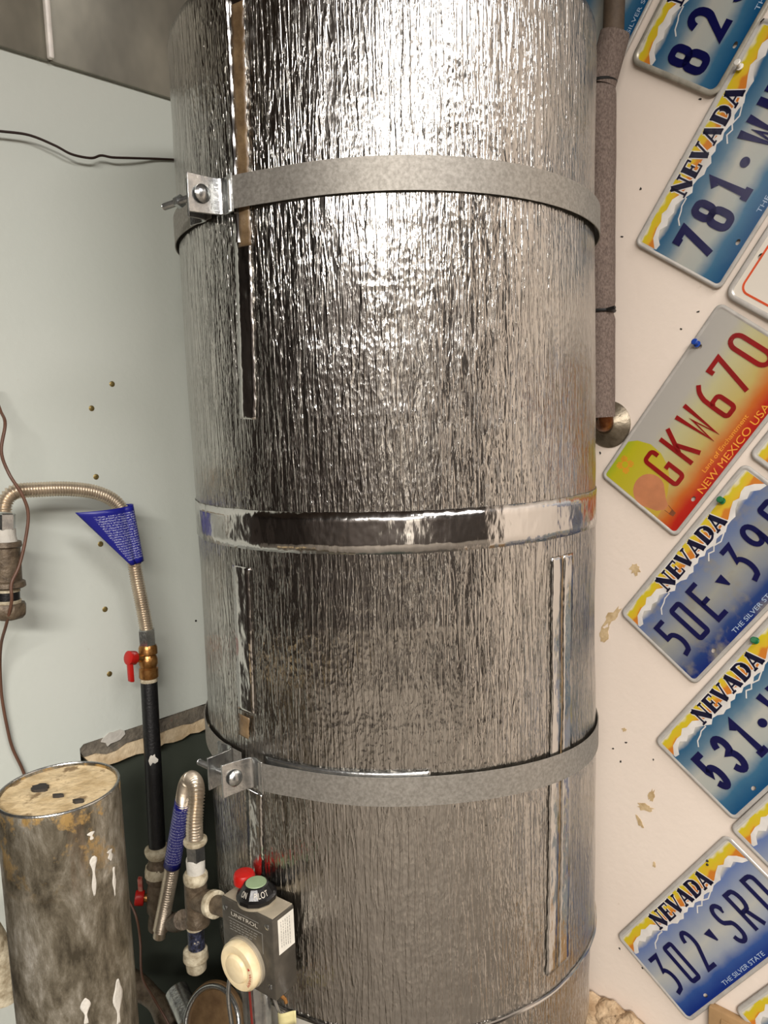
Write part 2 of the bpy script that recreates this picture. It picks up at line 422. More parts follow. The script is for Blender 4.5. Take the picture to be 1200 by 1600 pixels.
# platform the heater stands on
PLZ = -1.06
pl = MB().box(room((.35 + WA) / 2 - .001, (WB + -.45) / 2 + .001, (LO + PLZ) / 2), N * (WA - .36), B * (.62), Z * (PLZ - LO), 0, .004).build('heater_platform', M['wall_dark'])
tag(pl, 'dark painted platform under the water heater', 'platform')

# ------------------------------------------------------------------ water heater
zc = CAMZ
h = thing('water_heater', (CEN.x, CEN.y, zc + PLZ), 'tall round water heater wrapped in crinkled silver foil insulation', 'water heater')
MB().lathe((CEN.x, CEN.y, zc + PLZ), Z, [(0, .24), (.005, .252), (.03, .256), (1.45, .256), (1.49, .24)], 96).build('tank', M['tank_paint'], h)
ZB, ZT = zc - .700, zc + .455
def wob(th, z, k=1.0):
    p = Vector((math.sin(th) * 2.2, math.cos(th) * 2.2, z * 2.6))
    return k * (.0022 * noise.noise(p) + .0011 * noise.noise(p * 3.1 + Vector((5, 0, 0))) + .0006 * noise.noise(p * 9))
def foil_sheet(th0, th1, z0, z1, r, nu, nv, w0=1.0, hem=None):
    def P(a, b):
        th = th0 + (th1 - th0) * a; lo_ = hem(th) if hem else z0; z = lo_ + (z1 - lo_) * b
        return cyl(th, z, r + wob(th, z, w0))
    return MB().grid(P, nu, nv, 0, lambda a, b: ((th0 + (th1 - th0) * a) * RAD, z0 + (z1 - z0) * b))
def hem(th): return ZB + .004 * noise.noise(Vector((th * 4, 0, 3)))
body = foil_sheet(-math.pi, math.pi, ZB, ZT, RAD, 360, 150, 1.0, hem)
# rolled rim, crumpled flat top
def Pc(a, b):
    th = -math.pi + 2 * math.pi * a; r = RAD * (1 - .30 * b); z = ZT + .012 * math.sin(b * 1.57) + .006 * b * noise.noise(Vector((th * 3, b * 3, 1)))
    return cyl(th, z, r + wob(th, ZT) * (1 - b))
body.grid(Pc, 180, 8, 0, lambda a, b: ((-math.pi + 2 * math.pi * a) * RAD, ZT + b * .08))
bl = body.build('insulation_blanket', M['foil'], h, 60)
bl.modifiers.new('thickness', 'SOLIDIFY').thickness = .004; bl.modifiers['thickness'].offset = -1
# lower foil skirt showing on the right below the hem, and its bright hem roll
sk = foil_sheet(R(6), R(150), zc - .83, zc - .66, RAD - .006, 120, 20).build('lower_foil_skirt', M['foil'], h, 60)
sk.modifiers.new('thickness', 'SOLIDIFY').thickness = .003; sk.modifiers['thickness'].offset = -1
pts = [cyl(R(a), hem(R(a)), RAD + .0005 + wob(R(a), hem(R(a)))) for a in range(-178, 180, 2)]
MB().tube(pts, .0024, 8, closed=True).build('blanket_hem', M['foil_tape'], h)
# tape bands
def ribbon(name, path, width, r, mat, parent, n=80, wobk=1.0, th=.0006, edge_j=0.0, seed=0):
    """path: list of (theta, z) centre line; ribbon lies on the heater's curved surface"""
    P3 = resample([Vector((a * RAD, z, 0)) for a, z in path], sum(math.hypot((path[i+1][0]-path[i][0])*RAD, path[i+1][1]-path[i][1]) for i in range(len(path)-1)) / n)
    mb = MB(); vs = []; fs = []; uv = []; K = 5
    rr = random.Random(seed)
    for i, p in enumerate(P3):
        a = P3[max(i - 1, 0)]; b = P3[min(i + 1, len(P3) - 1)]; tn = (b - a).normalized(); nn = Vector((-tn.y, tn.x, 0))
        w1, w2 = width / 2 + edge_j * rr.uniform(-1, 1), width / 2 + edge_j * rr.uniform(-1, 1)
        for k in range(K):
            f = -w1 + (w1 + w2) * k / (K - 1); q = p + nn * f
            an = q.x / RAD; vs.append(cyl(an, q.y, r + wob(an, q.y, wobk))); uv.append((q.x, q.y))
    for i in range(len(P3) - 1):
        for k in range(K - 1): fs.append((i * K + k, i * K + k + 1, (i + 1) * K + k + 1, (i + 1) * K + k))
    mb.add(vs, fs, 0, uv); o = mb.build(name, mat, parent, 60)
    md = o.modifiers.new('thickness', 'SOLIDIFY'); md.thickness = th; md.offset = 0
    return o
z1 = zc - .1205
o = ribbon('foil_tape_band', [(R(a), z1 + (.001 if abs(a) < 60 else 0)) for a in range(-180, 181, 6)], .045, RAD + .0012, M['foil_tape'], h, 240, edge_j=.0004, seed=2)
o['label'] = 'smooth foil tape band around the middle'
sT = on_cyl(372, 0); sM = on_cyl(388, 600); sL = on_cyl(393, 1100); sB = on_cyl(400, 1370)
o = ribbon('foil_seam_tape', [(sT[0] - R(.5), ZT - .002), sM, on_cyl(389, 655)], .024, RAD + .0014, M['foil_tape'], h, 120, edge_j=.0008, seed=3)
o['label'] = 'smooth foil tape along the left seam'
ribbon('foil_seam_tape', [on_cyl(377, 885), on_cyl(386, 1112)], .030, RAD + .0014, M['foil_tape'], h, 50, edge_j=.0008, seed=13)
ribbon('foil_seam_tape', [on_cyl(397, 1236), on_cyl(401, 1375)], .028, RAD + .0014, M['foil_tape'], h, 50, edge_j=.0008, seed=14)
o = ribbon('brown_adhesive_strip', [on_cyl(373, 6), on_cyl(377, 130), on_cyl(386, 385)], .0175, RAD + .0026, M['brown_tape'], h, 60, edge_j=.0012, seed=4)
o['label'] = 'tan brown adhesive strip beside the left seam'
o = ribbon('brown_adhesive_strip', [on_cyl(384, 1117), on_cyl(384, 1150)], .019, RAD + .0026, M['brown_tape'], h, 12, edge_j=.001, seed=5)
o['label'] = 'small brown adhesive patch above the lower strap'
# raised seam ridge beside the tape
path = smooth_path([cyl(a, z, RAD + .003) for a, z in (on_cyl(357, 2), on_cyl(364, 120), on_cyl(369, 240), on_cyl(376, 380))], 10)
MB().tube(path, [.0028 + .0008 * math.sin(i * 1.7) for i in range(len(path))], 8).build('seam_ridge', M['foil_tape'], h)
# right seam: two smooth tape strips with a narrow open joint between them
r1 = on_cyl(878, 868); r2 = on_cyl(877, 1100); r3 = on_cyl(869, 1512)
for d, w_ in ((-.0115, .018), (.0125, .021)):
    o = ribbon('foil_joint_tape', [(a + d / RAD, z) for a, z in (r1, r2, r3)], w_, RAD + .0014, M['foil_tape'], h, 100, edge_j=.0008, seed=6)
o = ribbon('open_joint', [r1, r2, r3], .003, RAD + .0009, M['brown_tape'], h, 100, edge_j=.0009, seed=8)
o['label'] = 'narrow dark open joint of the right seam'
# scraps of adhesive lifting at the folded edge on the right
# ------------------------------------------------------------------ straps
def frame_at(th, z, r=RAD):
    t_ = Vector((math.cos(th), math.sin(th), 0)); rd = Vector((math.sin(th), -math.cos(th), 0))
    o_ = cyl(th, z, r); return (lambda s, q, u: o_ + t_ * s + rd * q + Z * u), t_, rd, o_
def strap(zf, zr, fold, th0, label, extra):
    """zf/zr: height at the front and at the right; fold: angle of the clamp's standing leaf"""
    root = thing('strap_clamp', cyl(fold, zf, RAD + .01), label, 'strap', 'galvanized strap clamps around the heater')
    zz = lambda th: zf + (zr - zf) * math.sin(max(min(th, R(90)), R(-90))) ** 2 * (1 if th > 0 else .15)
    W_, r = .033, RAD + .0042
    fs_ = fold + R(4.0)
    n = 200; start = fs_; end = fold - R(4) + 2 * math.pi; vs = []; fs = []
    for i in range(n + 1):
        th = start + (end - start) * i / n; tw = th if th < math.pi else th - 2 * math.pi
        lift = .006 * max(0, 1 - (th - start) / R(11))
        z = zz(tw); rad = r + lift
        for dz, dr in ((-W_ / 2, 0), (W_ / 2, 0), (W_ / 2, .0012), (-W_ / 2, .0012)): vs.append(cyl(th, z + dz, rad + dr))
    for i in range(n):
        for k in range(4):
            l = (k + 1) % 4; fs.append((i * 4 + k, i * 4 + l, (i + 1) * 4 + l, (i + 1) * 4 + k))
    fs += [(3, 2, 1, 0), tuple(n * 4 + k for k in range(4))]
    MB().add(vs, fs).build('strap_band', M['strap'], root, 50)
    if extra:
        o = ribbon('strap_tail', [(th0, zf + .012), (on_cyl(672, 1195)[0], zf + .0125)], .018, RAD + .0028, M['strap'], root, 60, 0)
        o.data.materials[0] = M['zinc']
    zb = zz(fold)
    def bracket(th_, sgn):
        tall = .041 if extra else .030
        F, t_, rd, o_ = frame_at(th_, zb, RAD + .0035)
        prof = [(0.0 - .003 * sgn, tall), (-.001 * sgn, .022), (.003 * sgn, .006), (.012 * sgn, .0025), (.022 * sgn, .005), (.031 * sgn, .0065)]
        if sgn > 0: prof = [(-.004, .041), (-.001, .022), (.003, .007), (.010, .0025), (.019, .005), (.027, .0075)]
        th_k = .0024; H = .0395
        vs = []; fs = []
        sp_ = smooth_path([Vector((a, b, 0)) for a, b in prof], 4)
        for i, p in enumerate(sp_):
            a = sp_[max(i - 1, 0)]; b = sp_[min(i + 1, len(sp_) - 1)]; tn = (b - a).normalized(); nn = Vector((-tn.y, tn.x, 0)) * th_k / 2
            hh = H / 2 * (1 - .06 * math.sin(i / len(sp_) * 3.14))
            for q, u in ((p - nn, -hh), (p - nn, hh), (p + nn, hh), (p + nn, -hh)): vs.append(F(q.x, q.y, u))
        n = len(sp_)
        for i in range(n - 1):
            for k in range(4):
                l = (k + 1) % 4; fs.append((i * 4 + k, i * 4 + l, (i + 1) * 4 + l, (i + 1) * 4 + k))
        fs += [(3, 2, 1, 0), tuple((n - 1) * 4 + k for k in range(4))]
        o = MB().add(vs, fs).build('clamp_bracket', M['zinc'], root, 50)
        md = o.modifiers.new('b', 'BEVEL'); md.width = .0006; md.segments = 2; md.limit_method = 'ANGLE'
        return F, t_, rd
    F, t_, rd = bracket(fold, 1)
    bracket(fold - R(6.5 if extra else 4.5), -1)
    c = F(.001, .026, 0)
    # bolt: round head on the near leaf, shank running back along the strap
    hb = MB().lathe(c, t_, [(0, .0095), (.0012, .0095), (.0035, .0075), (.0052, .004), (.0058, .0006)], 24)
    hb.build('bolt_head', M['zinc'], root)
    sh = []; L = .068
    for i in range(137): sh.append((-.0005 - L * i / 136, .0034 + (.00045 if i % 4 < 2 else -.0002)))
    sh += [(-L - .001, .0028)]
    mb = MB(); mb.lathe(c, t_, [(a, b) for a, b in sh][::-1], 12)
    mb.build('bolt_shank', M['zinc'], root, 60)
    MB().lathe(F(-.0395, .026, 0), t_, [(-.003, .007), (.003, .007)], 6).build('hex_nut', M['zinc'], root, 20)
    return root
f1 = on_cyl(350, 297)[0]; f2 = on_cyl(398, 1200)[0]
strap(zc + .2385, zc + .2325, f1, 0, 'upper galvanized metal strap and clamp around the foil heater', False)
strap(zc - .4035, zc - .4290, f2, f2 + R(5), 'lower galvanized metal strap and clamp around the foil heater', True)

# ------------------------------------------------------------------ stroke lettering
def rib(pts, w):
    """flat outline of a thick polyline with mitred joints (2-D)"""
    n = len(pts); L = []; Rr = []
    P = [Vector(p).to_2d() if len(p) > 2 else Vector(p) for p in pts]
    closed = (P[0] - P[-1]).length < 1e-6
    for i in range(n):
        if closed: a = P[i - 1] if i > 0 else P[n - 2]; b = P[i + 1] if i < n - 1 else P[1]
        else: a = P[max(i - 1, 0)]; b = P[min(i + 1, n - 1)]
        d1 = (P[i] - a); d2 = (b - P[i])
        if d1.length < 1e-9: d1 = d2
        if d2.length < 1e-9: d2 = d1
        d1 = d1.normalized(); d2 = d2.normalized(); tn = (d1 + d2)
        tn = tn.normalized() if tn.length > .2 else d1
        nn = Vector((-tn.y, tn.x)); k = min(1 / max(nn.dot(Vector((-d1.y, d1.x))), .45), 1.8)
        L.append(P[i] + nn * w / 2 * k); Rr.append(P[i] - nn * w / 2 * k)
    return L, Rr
def stroke(mb, pts, w, F, z0, z1, mi=0):
    L, Rr = rib(pts, w); n = len(L); vs = []; fs = []
    for i in range(n):
        for q in (L[i], Rr[i]): vs.append(F(q.x, q.y, z1))
        for q in (L[i], Rr[i]): vs.append(F(q.x, q.y, z0))
    for i in range(n - 1):
        a, b = i * 4, (i + 1) * 4
        fs += [(a, b, b + 1, a + 1), (a + 2, b + 2, b, a), (a + 1, b + 1, b + 3, a + 3), (a + 3, b + 3, b + 2, a + 2)]
    fs += [(0, 1, 3, 2), tuple((n - 1) * 4 + k for k in (2, 3, 1, 0))]
    mb.add(vs, fs, mi)
def arc(cx, cy, rx, ry, a0, a1, n=10): return [(cx + rx * math.cos(R(a0 + (a1 - a0) * i / n)), cy + ry * math.sin(R(a0 + (a1 - a0) * i / n))) for i in range(n + 1)]
def rrect(x0, y0, x1, y1, r, ry=None, n=5):
    ry = ry or r
    return arc(x1 - r, y0 + ry, r, ry, -90, 0, n) + arc(x1 - r, y1 - ry, r, ry, 0, 90, n) + arc(x0 + r, y1 - ry, r, ry, 90, 180, n) + arc(x0 + r, y0 + ry, r, ry, 180, 270, n)
def loop(p): return p + [p[0]]
# glyph strokes in a 1 x 1 cell, y downwards
G = {
 '0': [loop(rrect(0, 0, 1, 1, .16, .07))], 'O': [loop(rrect(0, 0, 1, 1, .45, .2))],
 'o': [loop(rrect(0, 0, 1, 1, .5, .24))],
 '1': [[(.05, .16), (.5, 0), (.5, 1)], [(.02, 1), (.98, 1)]],
 '2': [arc(.5, .27, .46, .27, 190, 360, 9) + arc(.5, .3, .46, .28, 0, 50, 4) + [(.06, 1), (1, 1)]],
 'z': [arc(.5, .24, .48, .24, 185, 370, 9) + [(.62, .55), (.02, 1), (1, 1)]],
 '3': [arc(.5, .25, .47, .25, 190, 405, 12) + [(.5, .47)] + arc(.5, .73, .48, .26, -60, 165, 12)],
 'e': [[(.02, .0), (.95, 0), (.45, .38)] + arc(.42, .68, .55, .31, -80, 60, 9) + [(.1, 1)]],
 '5': [[(.98, 0), (.08, 0), (.08, .45)] + arc(.5, .70, .46, .29, 215, 400, 12) + arc(.5, .72, .46, .28, 40, 160, 8)],
 'f': [[(.98, 0), (.06, 0), (.06, .40), (.45, .40)] + arc(.42, .70, .54, .30, -85, 60, 9) + [(.1, 1)]],
 '6': [[(.75, 0)] + arc(.85, .5, .82, .48, 250, 200, 6) + [(.03, .6), (.03, .85)] + arc(.28, .90, .25, .10, 180, 90, 4) + arc(.72, .90, .25, .10, 90, 0, 4) + [(.97, .66)] + arc(.72, .62, .25, .10, 0, -90, 4) + [(.3, .52), (.08, .58)]],
 '7': [[(0, .14), (0, 0), (1, 0), (.28, 1)]], '8': [loop(rrect(.06, 0, .94, .47, .32, .17)), loop(rrect(0, .47, 1, 1, .36, .19))],
 '9': [loop(rrect(.02, 0, .98, .52, .45, .24)), [(.98, .3)] + arc(.3, .45, .68, .5, 0, 70, 8) + [(.25, 1)]],
 'E': [[(1, 0), (.03, 0), (.03, 1), (1, 1)], [(.03, .47), (.8, .47)]],
 'G': [[(1, .2)] + arc(.75, .09, .25, .09, 0, -90, 4) + arc(.27, .09, .25, .09, 270, 180, 4) + [(.02, .9)] + arc(.27, .91, .25, .09, 180, 90, 4) + arc(.75, .91, .25, .09, 90, 0, 4) + [(1, .55), (.55, .55)]],
 'K': [[(.05, 0), (.05, 1)], [(.98, 0), (.1, .58)], [(.4, .42), (1, 1)]],
 'W': [[(0, 0), (.22, 1), (.5, .38), (.78, 1), (1, 0)]],
 'U': [[(.03, 0), (.03, .85)] + arc(.5, .84, .47, .16, 180, 0, 8) + [(.97, 0)]],
 'S': [[(.98, .2)] + arc(.5, .2, .47, .2, 0, -180, 9) + arc(.42, .27, .39, .20, 180, 120, 4) + arc(.58, .72, .39, .22, -60, 0, 4) + arc(.5, .8, .47, .2, 0, 180, 9)],
 'R': [[(.03, 1), (.03, 0), (.6, 0)] + arc(.6, .26, .38, .26, -90, 90, 8) + [(.03, .52)], [(.5, .52), (1, 1)]],
 'D': [loop([(.03, 0), (.55, 0)] + arc(.55, .15, .43, .15, -90, 0, 4) + arc(.55, .85, .43, .15, 0, 90, 4) + [(.03, 1)])],
}
GW = {'0': .62}
# serif state name: list of (points, width) per letter
NEV = {
 'N': (.98, [([(.17, 0), (.17, 1)], .09), ([(.12, 0), (.85, 1)], .26), ([(.83, 0), (.83, 1)], .09), ([(0, .04), (.3, .04)], .09), ([(.68, .04), (1, .04)], .09), ([(0, .96), (.34, .96)], .09)]),
 'E': (.80, [([(.27, 0), (.27, 1)], .25), ([(.05, .04), (.92, .04)], .09), ([(.05, .96), (.95, .96)], .09), ([(.3, .5), (.7, .5)], .09), ([(.90, 0), (.90, .26)], .08), ([(.93, .72), (.93, 1)], .08), ([(.68, .36), (.68, .64)], .07)]),
 'V': (.92, [([(.16, 0), (.52, 1)], .25), ([(.86, 0), (.52, 1)], .09), ([(0, .04), (.38, .04)], .09), ([(.68, .04), (1, .04)], .09)]),
 'A': (.92, [([(.48, 0), (.14, 1)], .09), ([(.48, 0), (.84, 1)], .25), ([(0, .96), (.32, .96)], .09), ([(.64, .96), (1, .96)], .09), ([(.25, .68), (.7, .68)], .08)]),
 'D': (.92, [([(.25, 0), (.25, 1)], .25), ([(.05, .04)] + arc(.5, .5, .42, .46, -90, 90, 10) + [(.05, .96)], .11), (arc(.5, .5, .38, .4, -50, 50, 6), .22)]),
}
def text_mesh(txt, size, xs=1.0):
    cu = bpy.data.curves.new('t', 'FONT'); cu.body = txt; cu.size = size; cu.align_x = 'LEFT'
    ob = bpy.data.objects.new('t', cu); me = bpy.data.meshes.new_from_object(ob)
    vs = [(v.co.x * xs, v.co.y) for v in me.vertices]; fs = [tuple(p.vertices) for p in me.polygons]
    bpy.data.objects.remove(ob); bpy.data.curves.remove(cu); bpy.data.meshes.remove(me)
    return vs, fs
def put_text(mb, txt, F, x0, x1, ybase, height, z, mi=0):
    """flat lettering from x0 to x1 (y downwards), cap height = height"""
    vs, fs = text_mesh(txt, 1.0)
    if not vs: return
    xa, xb = min(v[0] for v in vs), max(v[0] for v in vs); ya, yb = 0, .72
    mb.add([F(x0 + (v[0] - xa) / (xb - xa) * (x1 - x0), ybase - v[1] / yb * height, z) for v in vs], fs, mi)

# ------------------------------------------------------------------ licence plates
IN = .0254
def plate_face(name, stops, extra=None):
    q = NT(name); c = q.n('ShaderNodeTexCoord'); sx = q.n('ShaderNodeSeparateXYZ'); q.l(c.outputs['UV'], sx.inputs[0])
    n = q.noise(c.outputs['UV'], .8, 3); v = q.math('ADD', q.math('DIVIDE', sx.outputs[1], 6.0), q.math('MULTIPLY', q.math('SUBTRACT', n, .5), .10))
    base = q.ramp(v, stops)
    if extra: base = extra(q, sx, base, c)
    q.set(color=base, rough=.32, spec=.5); return q.mat
def worn(q, sx, base, c):
    n = q.noise(c.outputs['UV'], .55, 4, .6); f = q.ramp(n, [(.50, (0, 0, 0, 1)), (.68, (.75, .75, .75, 1))])
    return q.mix(f, base, lin((136, 130, 112)))
rim_c = (187, 184, 176)
M['nv_teal'] = plate_face('teal_fade_face', [(0, rim_c), (.20, rim_c), (.24, (40, 88, 121)), (.36, (88, 117, 136)), (.50, (172, 172, 163)), (.68, (163, 167, 161)), (.80, (55, 101, 130)), (.95, (9, 71, 112))])
M['nv_blue'] = plate_face('blue_fade_face', [(0, rim_c), (.20, rim_c), (.24, (95, 115, 161)), (.40, (138, 147, 163)), (.55, (174, 174, 167)), (.70, (147, 154, 165)), (.82, (46, 77, 138)), (.95, (7, 38, 115))])
M['nv_worn'] = plate_face('worn_blue_face', [(0, rim_c), (.20, rim_c), (.24, (84, 104, 147)), (.40, (117, 126, 143)), (.55, (147, 147, 138)), (.70, (121, 126, 134)), (.84, (36, 60, 112)), (.95, (11, 36, 103))], worn)
M['nm_face'] = plate_face('red_fade_face', [(0, (165, 161, 154)), (.24, (169, 165, 156)), (.42, (180, 174, 130)), (.66, (180, 161, 95)), (.80, (184, 95, 33)), (.90, (172, 31, 16)), (1, (154, 12, 9))])
M['white_face'] = plate_face('white_plate_face', [(0, (214, 206, 192)), (1, (218, 210, 198))])
M['rim'] = mottled('plate_rim', (180, 176, 169), (195, 191, 184), 60, .32, .25, .0002)
M['rim_dark'] = mottled('aged_plate_rim', (150, 146, 132), (176, 170, 156), 60, .35, .25, .0002)
def sky_mat():
    q = NT('yellow_orange_print'); c = q.n('ShaderNodeTexCoord'); sx = q.n('ShaderNodeSeparateXYZ'); q.l(c.outputs['UV'], sx.inputs[0])
    n = q.noise(c.outputs['UV'], .9, 2)
    v = q.math('ADD', sx.outputs[1], q.math('MULTIPLY', q.math('SUBTRACT', n, .5), 1.2))
    q.set(color=q.ramp(v, [(.26, (210, 204, 180)), (.42, (200, 182, 36)), (.85, (208, 168, 44)), (1.1, (196, 118, 40))]), rough=.32); return q.mat
M['sky_print'] = sky_mat()
M['snow_print'] = plain('snow_print', (214, 210, 204), .32, 0, 0)
M['navy'] = plain('navy_paint', (10, 12, 66), .3, 0, 0)
M['navy_black'] = plain('dark_navy_ink', (14, 14, 44), .35, 0, 0)
M['dark_red'] = plain('dark_red_paint', (134, 12, 14), .3, 0, 0)
M['orange_line'] = plain('orange_red_line', (206, 78, 36), .35, 0, 0)
M['yellow_green'] = plate_face('yellow_green_print', [(0, (138, 163, 36)), (.12, (174, 169, 27)), (.5, (184, 165, 55)), (1, (184, 138, 55))])
M['salmon'] = plain('salmon_print', (186, 122, 84), .35, 0, 0)
M['ochre_print'] = plain('ochre_print', (206, 138, 40), .35, 0, 0)
M['brown_print'] = plain('brown_print', (120, 70, 44), .35, 0, 0)
M['gold_text'] = plain('gold_text', (226, 156, 54), .35, 0, 0)
M['pale_text'] = plain('pale_text', (166, 184, 204), .35, 0, 0)
def place(px, py, phi, u=0, v=0, off=.006):
    p = on_right(px, py, off); L = B * math.cos(R(phi)) + Z * math.sin(R(phi)); S = B * math.sin(R(phi)) - Z * math.cos(R(phi))
    o = p - L * (u * IN) - S * (v * IN)
    return (lambda x, y, z: o + L * (x * IN) + S * (y * IN) - N * z), o, L, S
HOLES = [(2.5, .56), (9.5, .56), (2.5, 5.42), (9.5, 5.42)]
def rr_loop(d, r, n=6):
    r = max(r, .12); return rrect(d, d, 12 - d, 6 - d, r, r, n)
def plate_blank(F, mats, root, frame=False, dark=False, border=None):
    bm = bmesh.new()
    prof = [(.03, -.0012), (0, 0), (.03, .0007), (.09, .0016), (.16, .0016), (.23, .0004)] if not frame else [(.03, -.0012), (0, 0), (.0, .0012), (.08, .0026), (.2, .0028), (.27, .0022), (.30, .0004)]
    loops = []
    uvl = bm.loops.layers.uv.new('UVMap'); info = {}
    for d, z in prof:
        lp = []
        for x, y in rr_loop(d, (.62 if frame else .42) - d * .8): v = bm.verts.new(F(x, y, z)); info[v] = (x, y); lp.append(v)
        loops.append(lp)
    n = len(loops[0])
    for a, b in zip(loops, loops[1:]):
        for i in range(n): f = bm.faces.new((a[i], a[(i + 1) % n], b[(i + 1) % n], b[i])); f.material_index = 0; f.smooth = True
    edges = [e for e in (bm.edges.get((loops[-1][i], loops[-1][(i + 1) % n])) for i in range(n))]
    for hx, hy in HOLES:
        vs = []
        for k in range(10):
            an = 2 * math.pi * k / 10; x, y = hx + .17 * math.cos(an), hy + .115 * math.sin(an)
            v = bm.verts.new(F(x, y, .0004)); info[v] = (x, y); vs.append(v)
        es = [bm.edges.new((vs[k], vs[(k + 1) % 10])) for k in range(10)]; edges += es
    old = set(bm.faces)
    bmesh.ops.triangle_fill(bm, use_beauty=True, use_dissolve=False, edges=edges)
    for f in bm.faces:
        if f not in old: f.material_index = 1
        for l in f.loops: l[uvl].uv = info[l.vert]
    bmesh.ops.recalc_face_normals(bm, faces=bm.faces)
    for f in bm.faces:
        if f.material_index == 1 and f.normal.dot(-N) < 0: f.normal_flip()
    me = bpy.data.meshes.new('plate_blank'); base = WORLD[root.name]
    for v in bm.verts: v.co -= base
    bm.to_mesh(me); bm.free()
    me.materials.append(M['rim_dark'] if dark else M['rim']); me.materials.append(mats)
    o = bpy.data.objects.new('plate_blank', me); col.objects.link(o); o.parent = root
    md = o.modifiers.new('t', 'SOLIDIFY'); md.thickness = .0006; md.offset = -1
def zig(line, amp, seed, step=.28):
    rr = random.Random(seed); out = []
    for (x0, y0), (x1, y1) in zip(line, line[1:]):
        k = max(1, int(abs(x1 - x0) / step))
        for i in range(k): out.append((x0 + (x1 - x0) * i / k, y0 + (y1 - y0) * i / k + (amp if i % 2 else -amp) * rr.uniform(.3, 1)))
    out.append(line[-1]); return out
RIDGE = [(.30, 1.38), (.75, 1.0), (1.3, .88), (2.06, .72), (2.92, .86), (3.4, 1.15), (5.2, 1.25), (7.2, 1.22), (8.6, 1.30), (9.0, 1.40), (9.5, 1.12), (9.96, .96), (10.98, .95), (11.4, 1.2), (11.74, 1.55)]
SNOWB = [(.30, 1.55), (.9, 1.30), (1.29, 1.16), (2.0, 1.27), (2.75, 1.2), (3.3, 1.55), (4.36, 1.58), (5.0, 1.72), (6.17, 1.52), (7.1, 1.68), (8.0, 1.6), (9.04, 1.52), (9.7, 1.3), (10.13, 1.15), (10.95, 1.36), (11.74, 1.7)]
def emboss(F, root, chars, style, paint, v0=2.12, v1=4.62, umax=99):
    style = style + .035
    for ch, u, wd in chars:
        if u > umax: continue
        if ch == '.':
            mb = MB(); mb.prism([(u + .27 * math.cos(k * math.pi / 9), 3.42 + .25 * math.sin(k * math.pi / 9)) for k in range(18)], F, .0004, .0015)
        elif ch == 'v':
            mb = MB(); mb.prism([(u, 3.0), (u + .58, 2.96), (u + .52, 3.68), (u + .42, 3.68)], F, .0004, .0015)
        else:
            mb = MB(); sw = style
            for st in G[ch]:
                stroke(mb, [(u + sw / 2 + x * (wd - sw), v0 + sw / 2 + y * (v1 - v0 - sw)) for x, y in st], sw, F, .0004, .0014)
        mb.build('embossed_character', paint, root, 0)
LPG = 'license plates on the white wall'
def nevada(px, py, phi, face, chars, label, style=.30, u=0, v=0, frame=False, dark=False, name_on=True, grp=None):
    F, o, L, S = place(px, py, phi, u, v)
    root = thing('license_plate', o - N * .0, label, 'license plate', LPG)
    plate_blank(F, M[face], root, frame, dark)
    sky = [(.30, .34), (11.72, .34)] + zig(RIDGE, .09, 3)[::-1]
    MB().prism(sky, F, .00041, .00050, 0, True).build('sky_print', M['sky_print'], root, 0)
    snow = zig(RIDGE, .09, 3) + zig(SNOWB, .12, 5)[::-1]
    mb = MB().prism(snow, F, .00041, .00048, 0)
    for ln in ([(1.93, 1.98), (2.2, 1.72), (2.6, 1.62), (2.85, 1.5), (3.3, 1.5)], [(6.4, 2.0), (6.75, 1.72), (7.05, 1.85), (7.3, 1.66), (7.75, 1.8), (8.3, 1.6)]):
        stroke(mb, ln, .07, F, .00041, .00052)
    mb.build('mountain_print', M['snow_print'], root, 0)
    if name_on:
        x = 3.22; tot = sum(NEV[c][0] for c in 'NEVADA'); k = 5.7 / tot
        m1, m2 = MB(), MB()
        for c in 'NEVADA':
            w_ = NEV[c][0] * k
            for pts, sw in NEV[c][1]:
                q = [(x + .02 + p[0] * (w_ - .06), .40 + p[1] * .98) for p in pts]
                stroke(m1, q, sw * 1.15 + .12, F, .0005, .00062); stroke(m2, q, sw * 1.2, F, .0006, .00075)
            x += w_
        m1.build('name_outline', M['snow_print'], root, 0); m2.build('state_name', M['navy_black'], root, 0)
    mb = MB(); put_text(mb, 'THE SILVER STATE', F, 4.15, 8.0, 5.62, .26, .0006); mb.build('motto', M['pale_text'], root, 0)
    emboss(F, root, chars, style, M['navy'])
    return F, o
nvd = 'nevada plates'
A_ = [('8', .75, 1.12), ('2', 2.38, 1.2), ('5', 4.1, 1.0)]
nevada(983, 98, 55.1, 'nv_teal', [('8', .62, 1.15), ('2', 2.36, 1.25), ('5', 4.1, 1.1)], 'blue plate starting 82 in a thick grey rim, at the top right', .36, frame=True, dark=True)
F781, o781 = nevada(990, 381, 56.1, 'nv_teal', [('7', 1.0, 1.12), ('8', 2.55, 1.12), ('1', 4.12, 1.08), ('.', 5.95, 0), ('W', 6.8, 1.2), ('U', 8.45, 1.1)], 'blue and yellow plate reading 781, held by a white pin', .36)
nevada(965, 82, 55.5, 'nv_teal', [], 'blue plate mostly hidden behind the foam pipe, top right corner', .36, u=4.15, v=5.45)
F50, o50 = nevada(968, 958, 53.0, 'nv_worn', [('f', .84, .98), ('0', 2.36, 1.0), ('E', 4.0, 1.0), ('v', 5.70, 0), ('e', 7.05, .95), ('9', 8.65, 1.0), ('0', 10.3, 1.0)], 'worn dirty blue plate reading 50E 390', .25)
F531, o531 = nevada(1022, 1158, 54.5, 'nv_teal', [('5', .9, 1.02), ('3', 2.5, 1.06), ('1', 4.1, 1.1), ('.', 5.95, 0), ('W', 6.8, 1.2)], 'bright blue plate reading 531, pinned with a green push pin', .36)
